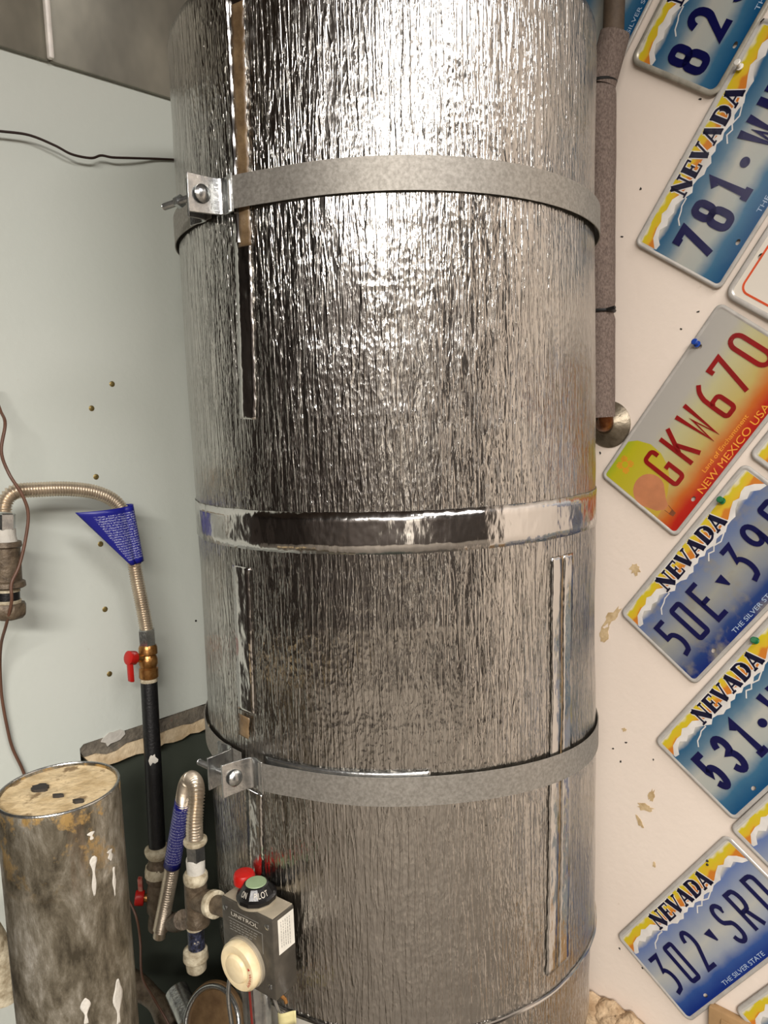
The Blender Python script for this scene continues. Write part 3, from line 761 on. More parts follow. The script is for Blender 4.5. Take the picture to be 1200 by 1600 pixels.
F302, o302 = nevada(963, 1462.5, 55.1, 'nv_blue', [('e', .70, 1.02), ('0', 2.36, .92), ('2', 3.95, .96), ('v', 5.68, 0), ('S', 7.1, .98), ('R', 8.66, 1.0), ('D', 10.3, 1.0)], 'blue plate reading 302 SRD at the lower right', .22)
nevada(1169, 711, 53.5, 'nv_blue', [], 'plate corner peeking in right of the red and yellow plate', .25)
nevada(1139, 1294, 55.0, 'nv_blue', [('3', .75, 1.0)], 'plate cut by the picture edge between 531 and 302', .25)
nevada(1147, 1577, 55.0, 'nv_teal', [('5', .75, 1.0)], 'lowest plate, its corner beside the cardboard box', .3)
# white plate with an orange line
F, o, L, S = place(1130, 462, 56.0)
rt = thing('license_plate', o, 'plain white plate with an orange border line', 'license plate', LPG)
plate_blank(F, M['white_face'], rt, True)
mb = MB(); stroke(mb, loop(rrect(.62, .62, 11.38, 5.38, .45, .45, 6)), .11, F, .00041, .0007); mb.build('border_line', M['orange_line'], rt, 0)
# red and yellow plate
F, o, L, S = place(938, 743, 54.0); FG = F
rt = thing('license_plate', o, 'red and yellow plate reading GKW670 with a balloon', 'license plate', LPG)
plate_blank(F, M['nm_face'], rt)
yel = [(.26, .26), (2.8, .26), (3.2, .7), (3.5, 1.5), (3.45, 2.3), (3.1, 3.1), (2.6, 3.6), (1.9, 4.0), (1.2, 4.3), (.26, 4.4)]
MB().prism(yel, F, .00041, .00046, 0, True).build('yellow_field', M['yellow_green'], rt, 0)
bal = [(1.22 + 1.02 * math.cos(R(a)), 3.05 + .98 * math.sin(R(a))) for a in range(150, 391, 15)] + [(1.5, 4.15), (1.25, 4.5), (.95, 4.5), (.55, 4.15)]
MB().prism(bal, F, .00046, .00052).build('balloon_print', M['salmon'], rt, 0)
mb = MB(); stroke(mb, [(.9, 4.5), (.92, 4.85)], .03, F, .0004, .0006); stroke(mb, [(1.28, 4.5), (1.2, 4.85)], .03, F, .0004, .0006); mb.prism([(.88, 4.82), (1.24, 4.82), (1.2, 5.12), (.92, 5.12)], F, .0004, .0006); mb.build('basket_print', M['brown_print'], rt, 0)
mb = MB(); zx, zy = 1.55, .92
stroke(mb, loop(arc(zx, zy, .24, .24, 0, 345, 23)), .07, F, .00046, .00055)
for k in range(4):
    an = R(45 + 90 * k); c, s_ = math.cos(an), math.sin(an)
    for d, ln in ((-.16, .46), (-.055, .56), (.055, .56), (.16, .46)): stroke(mb, [(zx + .26 * c - d * s_, zy + .26 * s_ + d * c), (zx + ln * c - d * s_, zy + ln * s_ + d * c)], .08, F, .00046, .00055)
mb.build('sun_symbol', M['ochre_print'], rt, 0)
emboss(F, rt, [('G', 2.36, 1.0), ('K', 3.92, 1.05), ('W', 5.52, 1.05), ('6', 7.12, 1.0), ('7', 8.62, 1.1), ('O', 10.28, 1.0)], .22, M['dark_red'], 1.66, 4.28)
mb = MB(); put_text(mb, 'NEW MEXICO USA', F, 3.05, 9.0, 5.66, .42, .0006); mb.build('state_name', M['gold_text'], rt, 0)
mb = MB(); put_text(mb, 'Land of Enchantment', F, 4.1, 7.95, 5.05, .26, .0006); mb.build('motto', M['gold_text'], rt, 0)
# push pins and nails
def pin(F, u, v, mat, label, s=1.0):
    p = F(u, v, .0); ax_ = (-N + Z * .35 - B * .05).normalized()
    root = thing('push_pin', p, label, 'push pin', 'push pins holding the plates')
    MB().lathe(p - ax_ * .004, ax_, [(0, .0003), (.008, .0006), (.010, .0006)], 8).build('needle', M['zinc'], root)
    MB().lathe(p + ax_ * .004, ax_, [(0, .0044 * s), (.0014, .0048 * s), (.0020, .0030 * s), (.0085 * s, .0025 * s), (.0092 * s, .0040 * s), (.0108 * s, .0046 * s), (.0118 * s, .0036 * s)], 16).build('pin_head', mat, root)
pin(FG, 9.55, .46, plain('blue_pin', (20, 62, 150), .3), 'blue push pin in the red and yellow plate')
gm = plain('green_pin', (8, 96, 54), .3)
pin(F50, 9.6, .52, gm, 'green push pin in the worn 50E plate')
pin(F531, 9.45, .42, gm, 'green push pin in the 531 plate')
pin(F781, 9.66, .55, plain('white_pin', (222, 218, 208), .35), 'white push pin in the 781 plate')
nl = MB().tube([on_right(1186, 36, -.006), on_right(1190, 33, .012), on_right(1194, 29, .013)], .0009, 8); tag(nl.build('wall_hook', M['tar']), 'small dark nail in the white wall above the 781 plate', 'nail')
bo = MB()
for dx, dy in ((0, 0), (.12, -.14)): bo.lathe(F302(9.45 + dx * 1.6, .50 + dy, .0004), -N, [(0, .0022), (.0016, .0016)], 8)
tag(bo.build('plate_bolt', M['tar']), 'tiny dark bolts in the top right hole of the 302 plate', 'bolt')

# ------------------------------------------------------------------ foam covered pipe on the right
def yR(px, py, off): return on_right(px, py, off)
PO = .045
p0 = on_right(938, 652, PO); p0b = on_right(938, 300, PO); pt = on_right(939, 136, PO)
axis_xy = Vector((p0.x, p0.y, 0))
t = thing('insulated_pipe', p0, 'pipe wrapped in grey-brown foam beside the heater', 'pipe')
def vert(p, z): return Vector((p.x, p.y, z))
ps = resample([p0, p0b, pt], .006); ps = [p + Vector((.0006 * noise.noise(p * 30), 0, 0)) for p in ps]
rads = [.0215 + .0006 * noise.noise(p * 25) - .004 * math.exp(-((p.z - on_right(938, 487, PO).z) / .006)**2) - .004 * math.exp(-((p.z - pt.z) / .005)**2) for p in ps]
MB().tube(ps, rads, 24).build('foam_sleeve', M['foam'], t, 60)
q1 = on_right(961, 52, PO - .004)
MB().tube(resample([pt + Z * .002, pt.lerp(q1, .5), q1], .01), .021, 24).build('foam_sleeve', M['foam'], t, 60)
q2 = on_right(958, 62, PO - .022); q3 = on_right(962, -60, PO - .022)
MB().tube([q2, q3], .015, 20).build('bare_pipe', M['foam_dark'], t)
for (px, py, nm) in ((939, 131, 'a'), (938, 487, 'b')):
    c = on_right(px, py, PO); rg = [c + Vector((math.cos(2 * math.pi * k / 24) * .0205, math.sin(2 * math.pi * k / 24) * .0205, 0)) for k in range(24)]
    mb = MB().tube(rg, .0024, 8, closed=True)
    if nm == 'b': mb.tube([c + B * .016 - N * .012, c + B * .030 - N * .012 + Z * .002], .0026, 8)
    mb.build('zip_tie', M['black_rubber'], t)
e_c = on_right(952, 663)
t2 = thing('wall_flange', e_c, 'round metal escutcheon where the foam pipe enters the wall', 'flange')
MB().lathe(e_c, -N, [(.0, .036), (.002, .0365), (.0045, .034), (.010, .024), (.014, .017), (.016, .015)], 40).build('escutcheon', mottled('dull_escutcheon', (104, 94, 78), (140, 130, 112), 50, .4, .7), t2)
pe = on_right(945, 655, PO)
MB().tube(smooth_path([e_c + N * .0, e_c - N * .02, pe.lerp(e_c, .25) - Z * .004, pe + Z * .012], 6), .0112, 18).build('copper_elbow', mottled('aged_copper', (110, 62, 34), (150, 100, 60), 80, .35, .8), t2)
lt = MB().tube([on_cyl and cyl(R(75), zc + .40, RAD + .012), cyl(R(70), zc + .425, RAD + .014)], .0008, 6)

# ------------------------------------------------------------------ left wall: cables
def cable(name, pts, r, mat, label):
    return tag(MB().tube(smooth_path(pts, 8), r, 8).build(name, mat, None, 60), label, 'cable')
cable('cable', [on_left(x, y, o_) for x, y, o_ in ((-40, 200, .014), (0, 205, .014), (45, 211, .015), (85, 227, .016), (112, 241, .016), (142, 247, .015), (158, 243, .013), (176, 246, .014), (205, 247, .012), (240, 248, .005), (262, 249, .0035), (285, 250, .0035), (310, 251, .0035))], .0017, M['cable_dark'], 'dark cable running across the upper left wall')
cable('cable', [on_left(x, y, o_) for x, y, o_ in ((-14, 600, .02), (0, 640, .03), (8, 662, .05), (2, 705, .06), (14, 740, .075), (34, 772, .082), (44, 802, .084), (40, 842, .084), (30, 884, .084), (18, 912, .086), (18, 940, .086), (10, 975, .07), (2, 1005, .04), (0, 1040, .015), (3, 1090, .008), (12, 1140, .007), (20, 1170, .006), (38, 1210, .006), (50, 1260, .006))], .0021, M['cable_brown'], 'brown cable hanging down the left wall')

# ------------------------------------------------------------------ gas line
def hose(path, r, root, pitch=.0036):
    P = resample(smooth_path(path, 14), pitch / 5)
    MB().tube(P, [r + .0013 * math.cos(2 * math.pi * i / 5) for i in range(len(P))], 18).build('corrugated_hose', M['hose'], root, 70)
    return P
HO = .060
t = thing('gas_hose', on_left(228, 990, HO), 'corrugated steel gas hose arching over the left wall with blue tag', 'hose', 'flexible gas hoses')
up_path = [on_left(x, y, o_) for x, y, o_ in ((6, 800, HO), (8, 785, HO), (22, 769, HO), (60, 765, HO), (110, 764, HO), (152, 770, HO), (182, 786, HO), (198, 815, HO), (207, 860, HO), (213, 900, HO), (222, 945, HO), (229, 984, HO))]
hose(up_path, .0088, t)
# blue tag: a sleeve round the hose plus a flared flag
def tag_sheet(p0, p1, p2, p3, p4, p5, name, parent):
    pass
H0, H1 = on_left(195, 790, HO), on_left(212, 878, HO)
d = (H1 - H0).normalized(); side = d.cross(B).normalized()
if side.x > 0: side = -side
mb = MB()
def Ptag(a, b):
    # a: across the sheet, b: down the hose
    c = H0.lerp(H1, b)
    if a < .42:
        an = R(-70 + 190 * (a / .42)); rr_ = .0112
        return c + side * (-math.cos(an) * rr_ * -1 if False else -math.cos(an) * rr_) + B * (math.sin(an) * rr_)
    f = (a - .42) / .58; L_ = .064 * (1 - b) + .008 * b
    an = R(120); base = c - side * math.cos(an) * .0112 + B * math.sin(an) * .0112
    return base + side * (f * L_) + B * (.010 * math.sin(f * 2.6) * (1 - .6 * b)) - B * (.020 * f * f * (1 - b)) - d * (.006 * f * (1 - b))
mb.grid(Ptag, 40, 14, 0, lambda a, b: (b, a))
o = mb.build('warning_tag', [M['blue_tag'], M['tag_back']], t, 60); o['label'] = 'blue printed paper tag wrapped on the hose'
md = o.modifiers.new('t', 'SOLIDIFY'); md.thickness = .0005; md.material_offset = 0
def hexnut(p, axis, r, hgt, mat, root, name='hex_nut', flange=False):
    pr = [(0, r * .9), (.0012, r), (hgt - .0012, r), (hgt, r * .9)]
    MB().lathe(p, axis, pr, 6).build(name, mat, root, 20)
    if flange: MB().lathe(p - axis.normalized() * .004, axis, [(0, r * 1.05), (.004, r * 1.1)], 24).build('flare_collar', M['dope'], root)
pA, pB_ = on_left(229, 983, HO), on_left(231, 1008, HO); ax1 = (pB_ - pA).normalized()
hexnut(pA, ax1, .0125, (pB_ - pA).length, M['zinc'], t)
tp = on_left(7, 802, HO); bt = on_left(7, 828, HO); hexnut(tp, (bt - tp), .0135, (bt - tp).length, M['zinc'], t)
# fittings at far left
t = thing('pipe_fitting', on_left(8, 965, HO), 'dark iron pipe coupling and capped stub at the left edge', 'pipe fitting')
def P_(y, x=8): return on_left(x, y, HO)
dn = (P_(960, 12) - P_(830, 7)).normalized()
def seg(name, ya, yb, prof, mat, x=8, sg=24, smooth=40):
    a = P_(ya, x + (ya - 830) * .04); b = P_(yb, x + (yb - 830) * .04); L_ = (b - a).length
    return MB().lathe(a, (b - a), [(f * L_, r_) for f, r_ in prof], sg).build(name, mat, t, smooth)
seg('reducer', 826, 848, [(0, .0125), (.6, .013), (1, .0145)], M['spackle'])
seg('coupling', 846, 918, [(0, .0185), (.10, .0195), (.14, .0172), (.84, .0180), (.87, .0215), (.97, .0225), (1, .020)], M['rust_iron'])
seg('nipple', 918, 942, [(0, .0145), (1, .0145)], M['black_pipe'])
seg('pipe_dope_ring', 917, 924, [(0, .0150), (1, .0152)], M['dope']); seg('pipe_dope_ring', 937, 944, [(0, .0160), (1, .0160)], M['dope'])
seg('pipe_cap', 942, 968, [(0, .0205), (.2, .0225), (.7, .022), (.9, .018), (1, .010)], M['rust_iron'], sg=8)

# upper valve and black riser
t = thing('gas_valve', on_left(232, 1035, HO), 'brass gas shutoff valve with red handle under the hose', 'valve', 'gas shutoff valves')
def q_(x, y, o_=HO): return on_left(x, y, o_)
a, b = q_(231, 1007), q_(232.5, 1060); L_ = (b - a).length
MB().lathe(a, b - a, [(0, .0115), (.08 * L_, .0135), (.26 * L_, .0138), (.30 * L_, .0112), (.42 * L_, .0135), (.55 * L_, .0138), (.66 * L_, .0118), (.7 * L_, .014), (.95 * L_, .0142), (L_, .012)], 20).build('valve_body', M['brass'], t)
st = q_(231, 1028); hb = q_(205, 1028, HO + .004); ad = (hb - st).normalized()
MB().lathe(st, ad, [(.010, .0065), (.022, .0065), (.023, .005), (.026, .005)], 12).build('valve_stem', M['brass'], t)
mb = MB(); mb.lathe(st + ad * .0225, ad, [(0, .0095), (.001, .0102), (.012, .0102), (.0132, .008)], 18)
mb.box(q_(204, 1050, HO + .006), ad * .0075, Z * .030, ad.cross(Z) * .0085, 0, .002); mb.build('valve_handle', M['red_paint'], t)
a, b = q_(232.5, 1058), q_(232.8, 1067); MB().lathe(a, b - a, [(0, .0125), ((b - a).length * .6, .0128), ((b - a).length, .0115)], 20).build('pipe_dope_ring', M['dope'], t)
PB0 = q_(232.8, 1064); PB1 = at_y(246, 1328, PB0.y - .035)
t = thing('black_pipe', PB1, 'straight black iron gas pipe dropping to the lower valve', 'pipe')
MB().tube(resample([PB0, PB1], .02), .0122, 24).build('pipe_run', M['black_pipe'], t)
rr = random.Random(9); c = PB0.lerp(PB1, .47)
vw = (O - c).normalized()
cc = c + vw * .012
sx_ = vw.cross(Z).normalized(); mb = MB()
pts = [((.004 + .005 * rr.random()) * math.cos(k * .52), (.006 + .007 * rr.random()) * math.sin(k * .52)) for k in range(12)]
mb.prism(pts, lambda x, y, z_: cc + sx_ * x + Z * y + vw * z_, -.004, .0012); mb.build('spackle_dab', M['spackle'], t)['label'] = 'white dab stuck to the pipe'
# lower valve group
dirp = (PB1 - PB0).normalized()
yL = PB1.y
def w_(x, y, dy=0): return at_y(x, y, yL + dy)
t = thing('gas_valve', w_(246, 1430), 'lower gas valve with faded red handle at the foot of the black pipe', 'valve', 'gas shutoff valves')
MB().lathe(w_(246, 1322), w_(247, 1342) - w_(246, 1322), [(0, .0125), (.003, .0185), (.007, .019), (.012, .0175), (.017, .014)], 24).build('pipe_collar', M['dope'], t)
a, b = w_(247, 1336), w_(249, 1452); L_ = (b - a).length
MB().lathe(a, b - a, [(0, .0135), (.10 * L_, .0145), (.14 * L_, .017), (.32 * L_, .018), (.36 * L_, .0145), (.46 * L_, .017), (.72 * L_, .018), (.78 * L_, .0145), (.86 * L_, .016), (.97 * L_, .0165), (L_, .013)], 20).build('valve_body', M['rust_iron'], t)
a = w_(246, 1352); MB().lathe(a, w_(247, 1372) - a, [(0, .0172), (.006, .0186), (.015, .0186), (.0165, .017)], 16).build('pipe_dope_ring', M['dope'], t)
st = w_(247, 1403); hb = w_(222, 1403, -.004); ad = (hb - st).normalized()
mb = MB(); mb.lathe(st, ad, [(.012, .006), (.026, .006)], 12); mb.build('valve_stem', M['brass'], t)
mb = MB(); mb.lathe(st + ad * .020, ad, [(0, .010), (.001, .0108), (.012, .0108), (.013, .009)], 18); mb.build('valve_handle', M['red_paint'], t)
MB().box(w_(220, 1388), ad * .007, Z * .034, ad.cross(Z) * .010, 0, .002).build('valve_lever', M['red_worn'], t)['label'] = 'worn pink lever of the valve'
a = w_(262, 1438, -.004); b = at_y(286, 1437, .925)
MB().tube(smooth_path([w_(250, 1440), a, a.lerp(b, .5) - Z * .004, b], 6), .0125, 18).build('elbow', M['rust_iron'], t)

# ------------------------------------------------------------------ gas control on the heater
hz = -.55
Lc = at_z(345, 1400, hz); Fc = at_z(425, 1440, hz)
ux = (Fc - Lc); CW = ux.length; ux.normalize(); uy = Z.cross(ux); uy.normalize()   # uy: into the tank
if uy.y < 0: uy = -uy
CD, CH = .036, .098
def K(x, d, z): return Lc + ux * (x * CW) + uy * d - Z * z       # d into the tank, z down
t = thing('gas_control', K(.5, CD / 2, CH), 'grey gas control box with cream dial on the heater', 'gas control')
MB().box(K(.5, CD / 2, CH / 2), ux * CW, uy * CD, Z * CH, 0, .0022).build('housing', M['steel_grey'], t)
MB().box(K(.5, CD / 2 + .001, -.0002), ux * (CW * .95), uy * (CD * .9), Z * .0012, 0, .0004).build('top_plate', M['steel_light'], t)
MB().box(K(.5, CD + .012, CH * .52), ux * (CW * .5), uy * .03, Z * (CH * .5), 0, .003).build('mounting_neck', M['rust_iron'], t)
FK = lambda x, y, z: K(x / CW, -z, y)
for x, y in ((.08, .012), (.90, .010), (.90, .083)):
    MB().lathe(FK(x * CW, y, 0), -uy, [(-.001, .0034), (.0006, .0034), (.0012, .0026)], 12).build('cover_screw', M['zinc'], t)
mb = MB(); put_text(mb, 'UNITROL', FK, .20 * CW, .72 * CW, .0175, .0048, .0003)
mb.build('embossed_name', M['ink_light'], t, 0)
mb = MB()
for y, x0, x1 in ((.0215, .14, .80),): stroke(mb, [(x0 * CW, y), (x1 * CW, y), (x1 * CW, .046)], .0008, FK, 0, .0003)
stroke(mb, [(.20 * CW, .0105), (.74 * CW, .0105)], .0006, FK, 0, .0003)
rr = random.Random(3)
for r_ in range(4):
    x = .16
    while x < .72 - .04 * r_:
        d_ = rr.uniform(.03, .08); stroke(mb, [(x * CW, .0255 + r_ * .0033), ((x + d_) * CW, .0255 + r_ * .0033)], .0011, FK, 0, .0002); x += d_ + .02
mb.build('instruction_lines', M['ink'], t, 0)
# cream dial: bezel, domed rim, flat hub
dc = FK(.46 * CW, .066, 0)
MB().lathe(dc, -uy, [(0, .0295), (.004, .0295), (.005, .028)], 48).build('dial_bezel', M['steel_light'], t)
dl = MB().lathe(dc - uy * .004, -uy, [(0, .0275), (.003, .0285), (.008, .0285), (.0115, .0260), (.0125, .0185), (.0115, .0168), (.0150, .0150), (.0155, .0142)], 56).build('temperature_dial', M['cream'], t)
mb = MB(); FD = lambda x, y, z: dc + ux * x - Z * y - uy * (z + .0158)
rr = random.Random(6)
for r_ in (.0065, .0086, .0106): 
    stroke(mb, arc(0, 0, r_, r_, 50, 200, 14), .0005, FD, .0, .0004)
FD2 = lambda x, y, z: dc + ux * x - Z * y - uy * (z + .0158)
mb.build('dial_rings', plain('faded_pink_print', (206, 160, 136), .6, 0, 0), dl, 0)
mb = MB()
def curved(txt, r, a0, a1, hgt, mb):
    vs, fs = text_mesh(txt, 1.0); xa, xb = min(v[0] for v in vs), max(v[0] for v in vs); out = []
    for x, y in vs:
        an = R(a0 + (a1 - a0) * (x - xa) / (xb - xa)); rad_ = r + (y / .72) * hgt
        out.append(dc + ux * (math.cos(an) * rad_) + Z * (math.sin(an) * rad_) - uy * (.0163))
    mb.add(out, fs)
curved('WARM', .0203, 8, -40, .0040, mb)
mb.prism([(.0218 * math.cos(R(20)) + .0020 * math.cos(k * 2.09), -.0218 * math.sin(R(20)) + .0020 * math.sin(k * 2.09)) for k in range(3)], FD2, .0006, .0009)
mb.build('dial_print', M['ink_red'], dl, 0)
# red button and black selector knob on top
rb = K(.13, CD * .78, 0)
MB().lathe(rb, Z, [(-.001, .007), (.006, .007)], 16).build('button_stem', M['steel_light'], t)
MB().lathe(rb, Z, [(.005, .0112), (.0065, .0128), (.0150, .0128), (.0182, .0112), (.0196, .007), (.0200, .002)], 28).build('red_button', M['red_paint'], t)['label'] = 'round red button on top'
kb = K(.49, CD * .52, 0)
MB().lathe(kb, Z, [(0, .0225), (.003, .0225), (.004, .018)], 32).build('knob_base', M['steel_light'], t)
prof = [(.003, .021), (.0045, .0235), (.009, .0235), (.011, .0205), (.0205, .0145), (.0215, .0130)]
kn = MB().lathe(kb, Z, prof, 12).build('selector_knob', M['black_plastic'], t, 20); kn['label'] = 'black cone shaped selector knob'
MB().lathe(kb, Z, [(.0212, .0125), (.0222, .0118), (.0223, .010)], 24).build('knob_cap', M['green_cap'], kn)
mb = MB()
vdir = (O - kb); vdir.z = 0; va = math.atan2(vdir.y, vdir.x)
def cone_text(txt, a0, a1):
    vs, fs = text_mesh(txt, 1.0); xa, xb = min(v[0] for v in vs), max(v[0] for v in vs); out = []
    for x, y in vs:
        an = va + R(a0 + (a1 - a0) * (x - xa) / (xb - xa)); hh = .0128 + (y / .72) * .0058; rad_ = .0205 + (hh - .011) / (.0205 - .011) * (.0145 - .0205) + .0007
        out.append(kb + Vector((math.cos(an) * rad_, math.sin(an) * rad_, hh)))
    mb.add(out, fs)
cone_text('PILOT', -10, 42); cone_text('ON', -62, -38)
mb.build('knob_lettering', M['ink_light'], kn, 0)
# paper label on the right side face
lb = MB(); FS = lambda x, y, z: Fc + uy * (x) - Z * y + ux * z
lb.prism([(.0085, .004), (.034, .004), (.034, .046), (.0085, .046)], FS, 0, .0003); o = lb.build('paper_label', M['white_paper'], t, 0); o['label'] = 'white paper label on the side'
mb = MB(); rr = random.Random(8)
for c_ in range(5):
    y = .008
    while y < .040:
        d_ = rr.uniform(.001, .004); stroke(mb, [(.013 + c_ * .0035, y), (.013 + c_ * .0035, y + d_)], .0007, FS, .0003, .0004); y += d_ + .0012
mb.build('label_print', M['ink'], o, 0)
# lower pipe, wires and yellow tag below the control
pv = K(.40, .016, CH)
MB().tube([pv + Z * .001, pv - Z * .20], .0165, 24).build('outlet_tube', M['zinc'], t)
MB().tube([K(.52, -.003, CH - .004), K(.54, -.003, CH + .05), K(.53, -.003, CH + .16)], .0015, 8).build('red_wire', plain('red_wire', (110, 30, 22), .5), t)
g = M['zinc']
MB().tube(smooth_path([K(.05, .004, CH), K(.03, .0, CH + .03), K(.10, -.002, CH + .07), K(.14, .0, CH + .15)], 8), .0026, 10).build('pilot_tube', g, t)
MB().tube(smooth_path([K(.80, .010, CH), K(.86, .012, CH + .02), K(.93, .016, CH + .045), K(.72, .004, CH + .08), K(.60, .002, CH + .15)], 8), .0022, 10).build('thermocouple_lead', g, t)
mb = MB(); fc = K(1.02, .012, CH + .028)
def Pf(a, b): return fc + ux * ((a - .5) * .026) - Z * ((b - .5) * .016) + ux * 0 - Z * (-(a - .5) * .012) - uy * (.003 * math.sin(a * 5))
mb.grid(Pf, 10, 3); o = mb.build('wire_flag', plain('yellow_flag', (214, 204, 150), .5), t, 60); o.modifiers.new('t', 'SOLIDIFY').thickness = .0005
MB().tube([K(.93, .010, CH - .002), K(1.0, .014, CH + .006), K(1.02, .014, CH + .010)], .0022, 8).build('gold_clip', M['brass'], t)

# ------------------------------------------------------------------ tee assembly feeding the control
tee = at_y(306, 1405, .895)
def T_(x, y): return at_y(x, y, .895)
t = thing('pipe_tee', T_(308, 1515), 'iron pipe tee with capped drip leg beside the gas control', 'pipe fitting')
dnv = -Z
def col_seg(name, y0_, y1_, prof, mat, x=None, sg=24, sm=40):
    a = T_(303, y0_) if x is None else T_(x, y0_); b = Vector((a.x, a.y, T_(308, y1_).z)); L_ = (b - a).length
    return MB().lathe(a, b - a, [(f * L_, r_) for f, r_ in prof], sg).build(name, mat, t, sm)
axx = 305
col_seg('flare_collar', 1311, 1318, [(0, .0145), (.5, .0150), (1, .0135)], M['dope'], axx)
col_seg('union_nut', 1317, 1342, [(0, .0118), (.06, .0125), (.94, .0125), (1, .0118)], M['zinc'], axx, 6, 20)
col_seg('white_wrap', 1340, 1366, [(0, .0112), (.1, .0118), (1, .0112)], M['spackle'], axx)
col_seg('tee_collar', 1362, 1378, [(0, .0130), (.25, .0152), (.75, .0152), (1, .0138)], M['dope'], axx)
mb = MB(); a = T_(axx, 1376); b = Vector((a.x, a.y, T_(308, 1444).z)); L_ = (b - a).length
mb.lathe(a, b - a, [(0, .0138), (.5 * L_, .0146), (.82 * L_, .0138), (.86 * L_, .0155), (.98 * L_, .0155), (L_, .012)], 24)
mid = a.lerp(b, .42); tgt = K(-.02, CD * .5, .028)
mb.tube([mid, mid.lerp(tgt, .45)], [.0135, .0145], 24)
mb.build('tee_body', M['rust_iron'], t)
MB().lathe(mid.lerp(tgt, .42), tgt - mid, [(0, .0150), (.002, .0162), (.010, .0162), (.011, .0140)], 24).build('pipe_dope_ring', M['dope'], t)
MB().tube([mid.lerp(tgt, .5), tgt], .0112, 20).build('side_nipple', M['rust_iron'], t)
col_seg('drip_nipple', 1442, 1484, [(0, .0105), (1, .0105)], mottled('flaking_blue_black', (22, 24, 34), (52, 58, 84), 160, .4, 0, .001, c3=(186, 176, 152), lo=.45, hi=.62), axx)
col_seg('pipe_dope_ring', 1441, 1449, [(0, .0110), (1, .0112)], M['dope'], axx)
col_seg('drip_cap', 1480, 1517, [(0, .0120), (.1, .0152), (.45, .0160), (.5, .0140), (.55, .0135), (.9, .0125), (1, .0095)], M['dope'], axx)
# lower hose
t = thing('gas_hose', T_(303, 1312), 'short looped gas hose with blue tag beside the gas control', 'hose', 'flexible gas hoses')
lp = [at_y(x, y, d_) for x, y, d_ in ((251, 1452, yL - .055), (258, 1415, yL - .058), (266, 1372, yL - .058), (274, 1325, yL - .060), (283, 1275, yL - .070), (288, 1240, yL - .085), (293, 1222, yL - .105), (300, 1217, .945), (306, 1228, .920), (307, 1250, .905), (304, 1282, .897))] + [T_(axx - 1, 1312)]
hose(lp, .0094, t)
a, b = at_y(286, 1250, yL - .077), at_y(269, 1352, yL - .059)
mb = MB(); d = (b - a).normalized(); vw = (O - a).normalized(); s_ = d.cross(vw).normalized(); up2 = s_.cross(d)
if up2.dot(vw) < 0: up2 = -up2
def Pt2(u, v): 
    an = R(-110 + 300 * u); c = a.lerp(b, v); rr_ = .0108 + .0010 * v
    return c + s_ * math.sin(an) * rr_ + up2 * math.cos(an) * rr_
mb.grid(Pt2, 28, 8, 0, lambda u, v: (v, u)); o = mb.build('warning_tag', M['blue_tag'], t, 60); o['label'] = 'blue printed paper tag wrapped on the hose'
o.modifiers.new('t', 'SOLIDIFY').thickness = .0005
nb = lp[0] + (lp[0] - lp[1]).normalized() * .012
MB().tube([lp[0] + (lp[1] - lp[0]) * .2, nb], .0090, 16).build('hose_end', M['hose'], t)

# ------------------------------------------------------------------ bollard
bx = at_z(92, 1231, -.354)
c = thing('bollard', (bx.x, bx.y, CAMZ + LO), 'short battered steel post filled with concrete at lower left', 'bollard')
Hb = -.354 - LO; rb_ = .0575
mb = MB(); nseg = 72; prof = [(0, rb_), (Hb - .002, rb_), (Hb, rb_ - .0008), (Hb, rb_ - .003), (Hb - .006, rb_ - .0035)]
ring = []
rows = [0] + [Hb * (.45 + .55 * i / 40) for i in range(41)]
vs = []; fs = []
for hh, rr_ in [(x, rb_) for x in rows[:-1]] + prof[1:]:
    for k in range(nseg):
        an = 2 * math.pi * k / nseg; dd = .0005 * noise.noise(Vector((math.cos(an) * 3, math.sin(an) * 3, hh * 20)))
        vs.append((bx.x + (rr_ + dd) * math.cos(an), bx.y + (rr_ + dd) * math.sin(an), CAMZ + LO + hh))
nr_ = len(vs) // nseg
for i in range(nr_ - 1):
    for k in range(nseg): fs.append((i * nseg + k, i * nseg + (k + 1) % nseg, (i + 1) * nseg + (k + 1) % nseg, (i + 1) * nseg + k))
mb.add(vs, fs).build('steel_pipe', M['bollard'], c)
MB().tube([(bx.x + (rb_ - .0012) * math.cos(2 * math.pi * k / 60), bx.y + (rb_ - .0012) * math.sin(2 * math.pi * k / 60), CAMZ - .354) for k in range(60)], .0014, 8, closed=True).build('pipe_rim', M['zinc'], c)
def Pb(a, b):
    an = 2 * math.pi * a; r_ = (rb_ - .0028) * b; x, y = bx.x + r_ * math.cos(an), bx.y + r_ * math.sin(an)
    return Vector((x, y, CAMZ - .3565 + .0016 * noise.noise(Vector((x * 60, y * 60, 0))) * (1 - b * .5)))
MB().grid(Pb, 60, 14).build('concrete_fill', M['concrete'], c, 60)
rr = random.Random(14)
for (px, py, a1, a2, n_) in ((62, 1229, .0085, .0062, 16), (90, 1241, .006, .002, 10), (122, 1249, .0055, .002, 10)):
    q = at_z(px, py, -.3535); pts = [((.75 + .4 * rr.random()) * a1 * math.cos(2 * math.pi * k / n_), (.75 + .4 * rr.random()) * a2 * math.sin(2 * math.pi * k / n_)) for k in range(n_)]
    MB().prism(pts, lambda x, y, z_: q + Vector((x, y * 1.2, z_)), -.004, 0).build('tar_spot', M['tar'], c, 0)
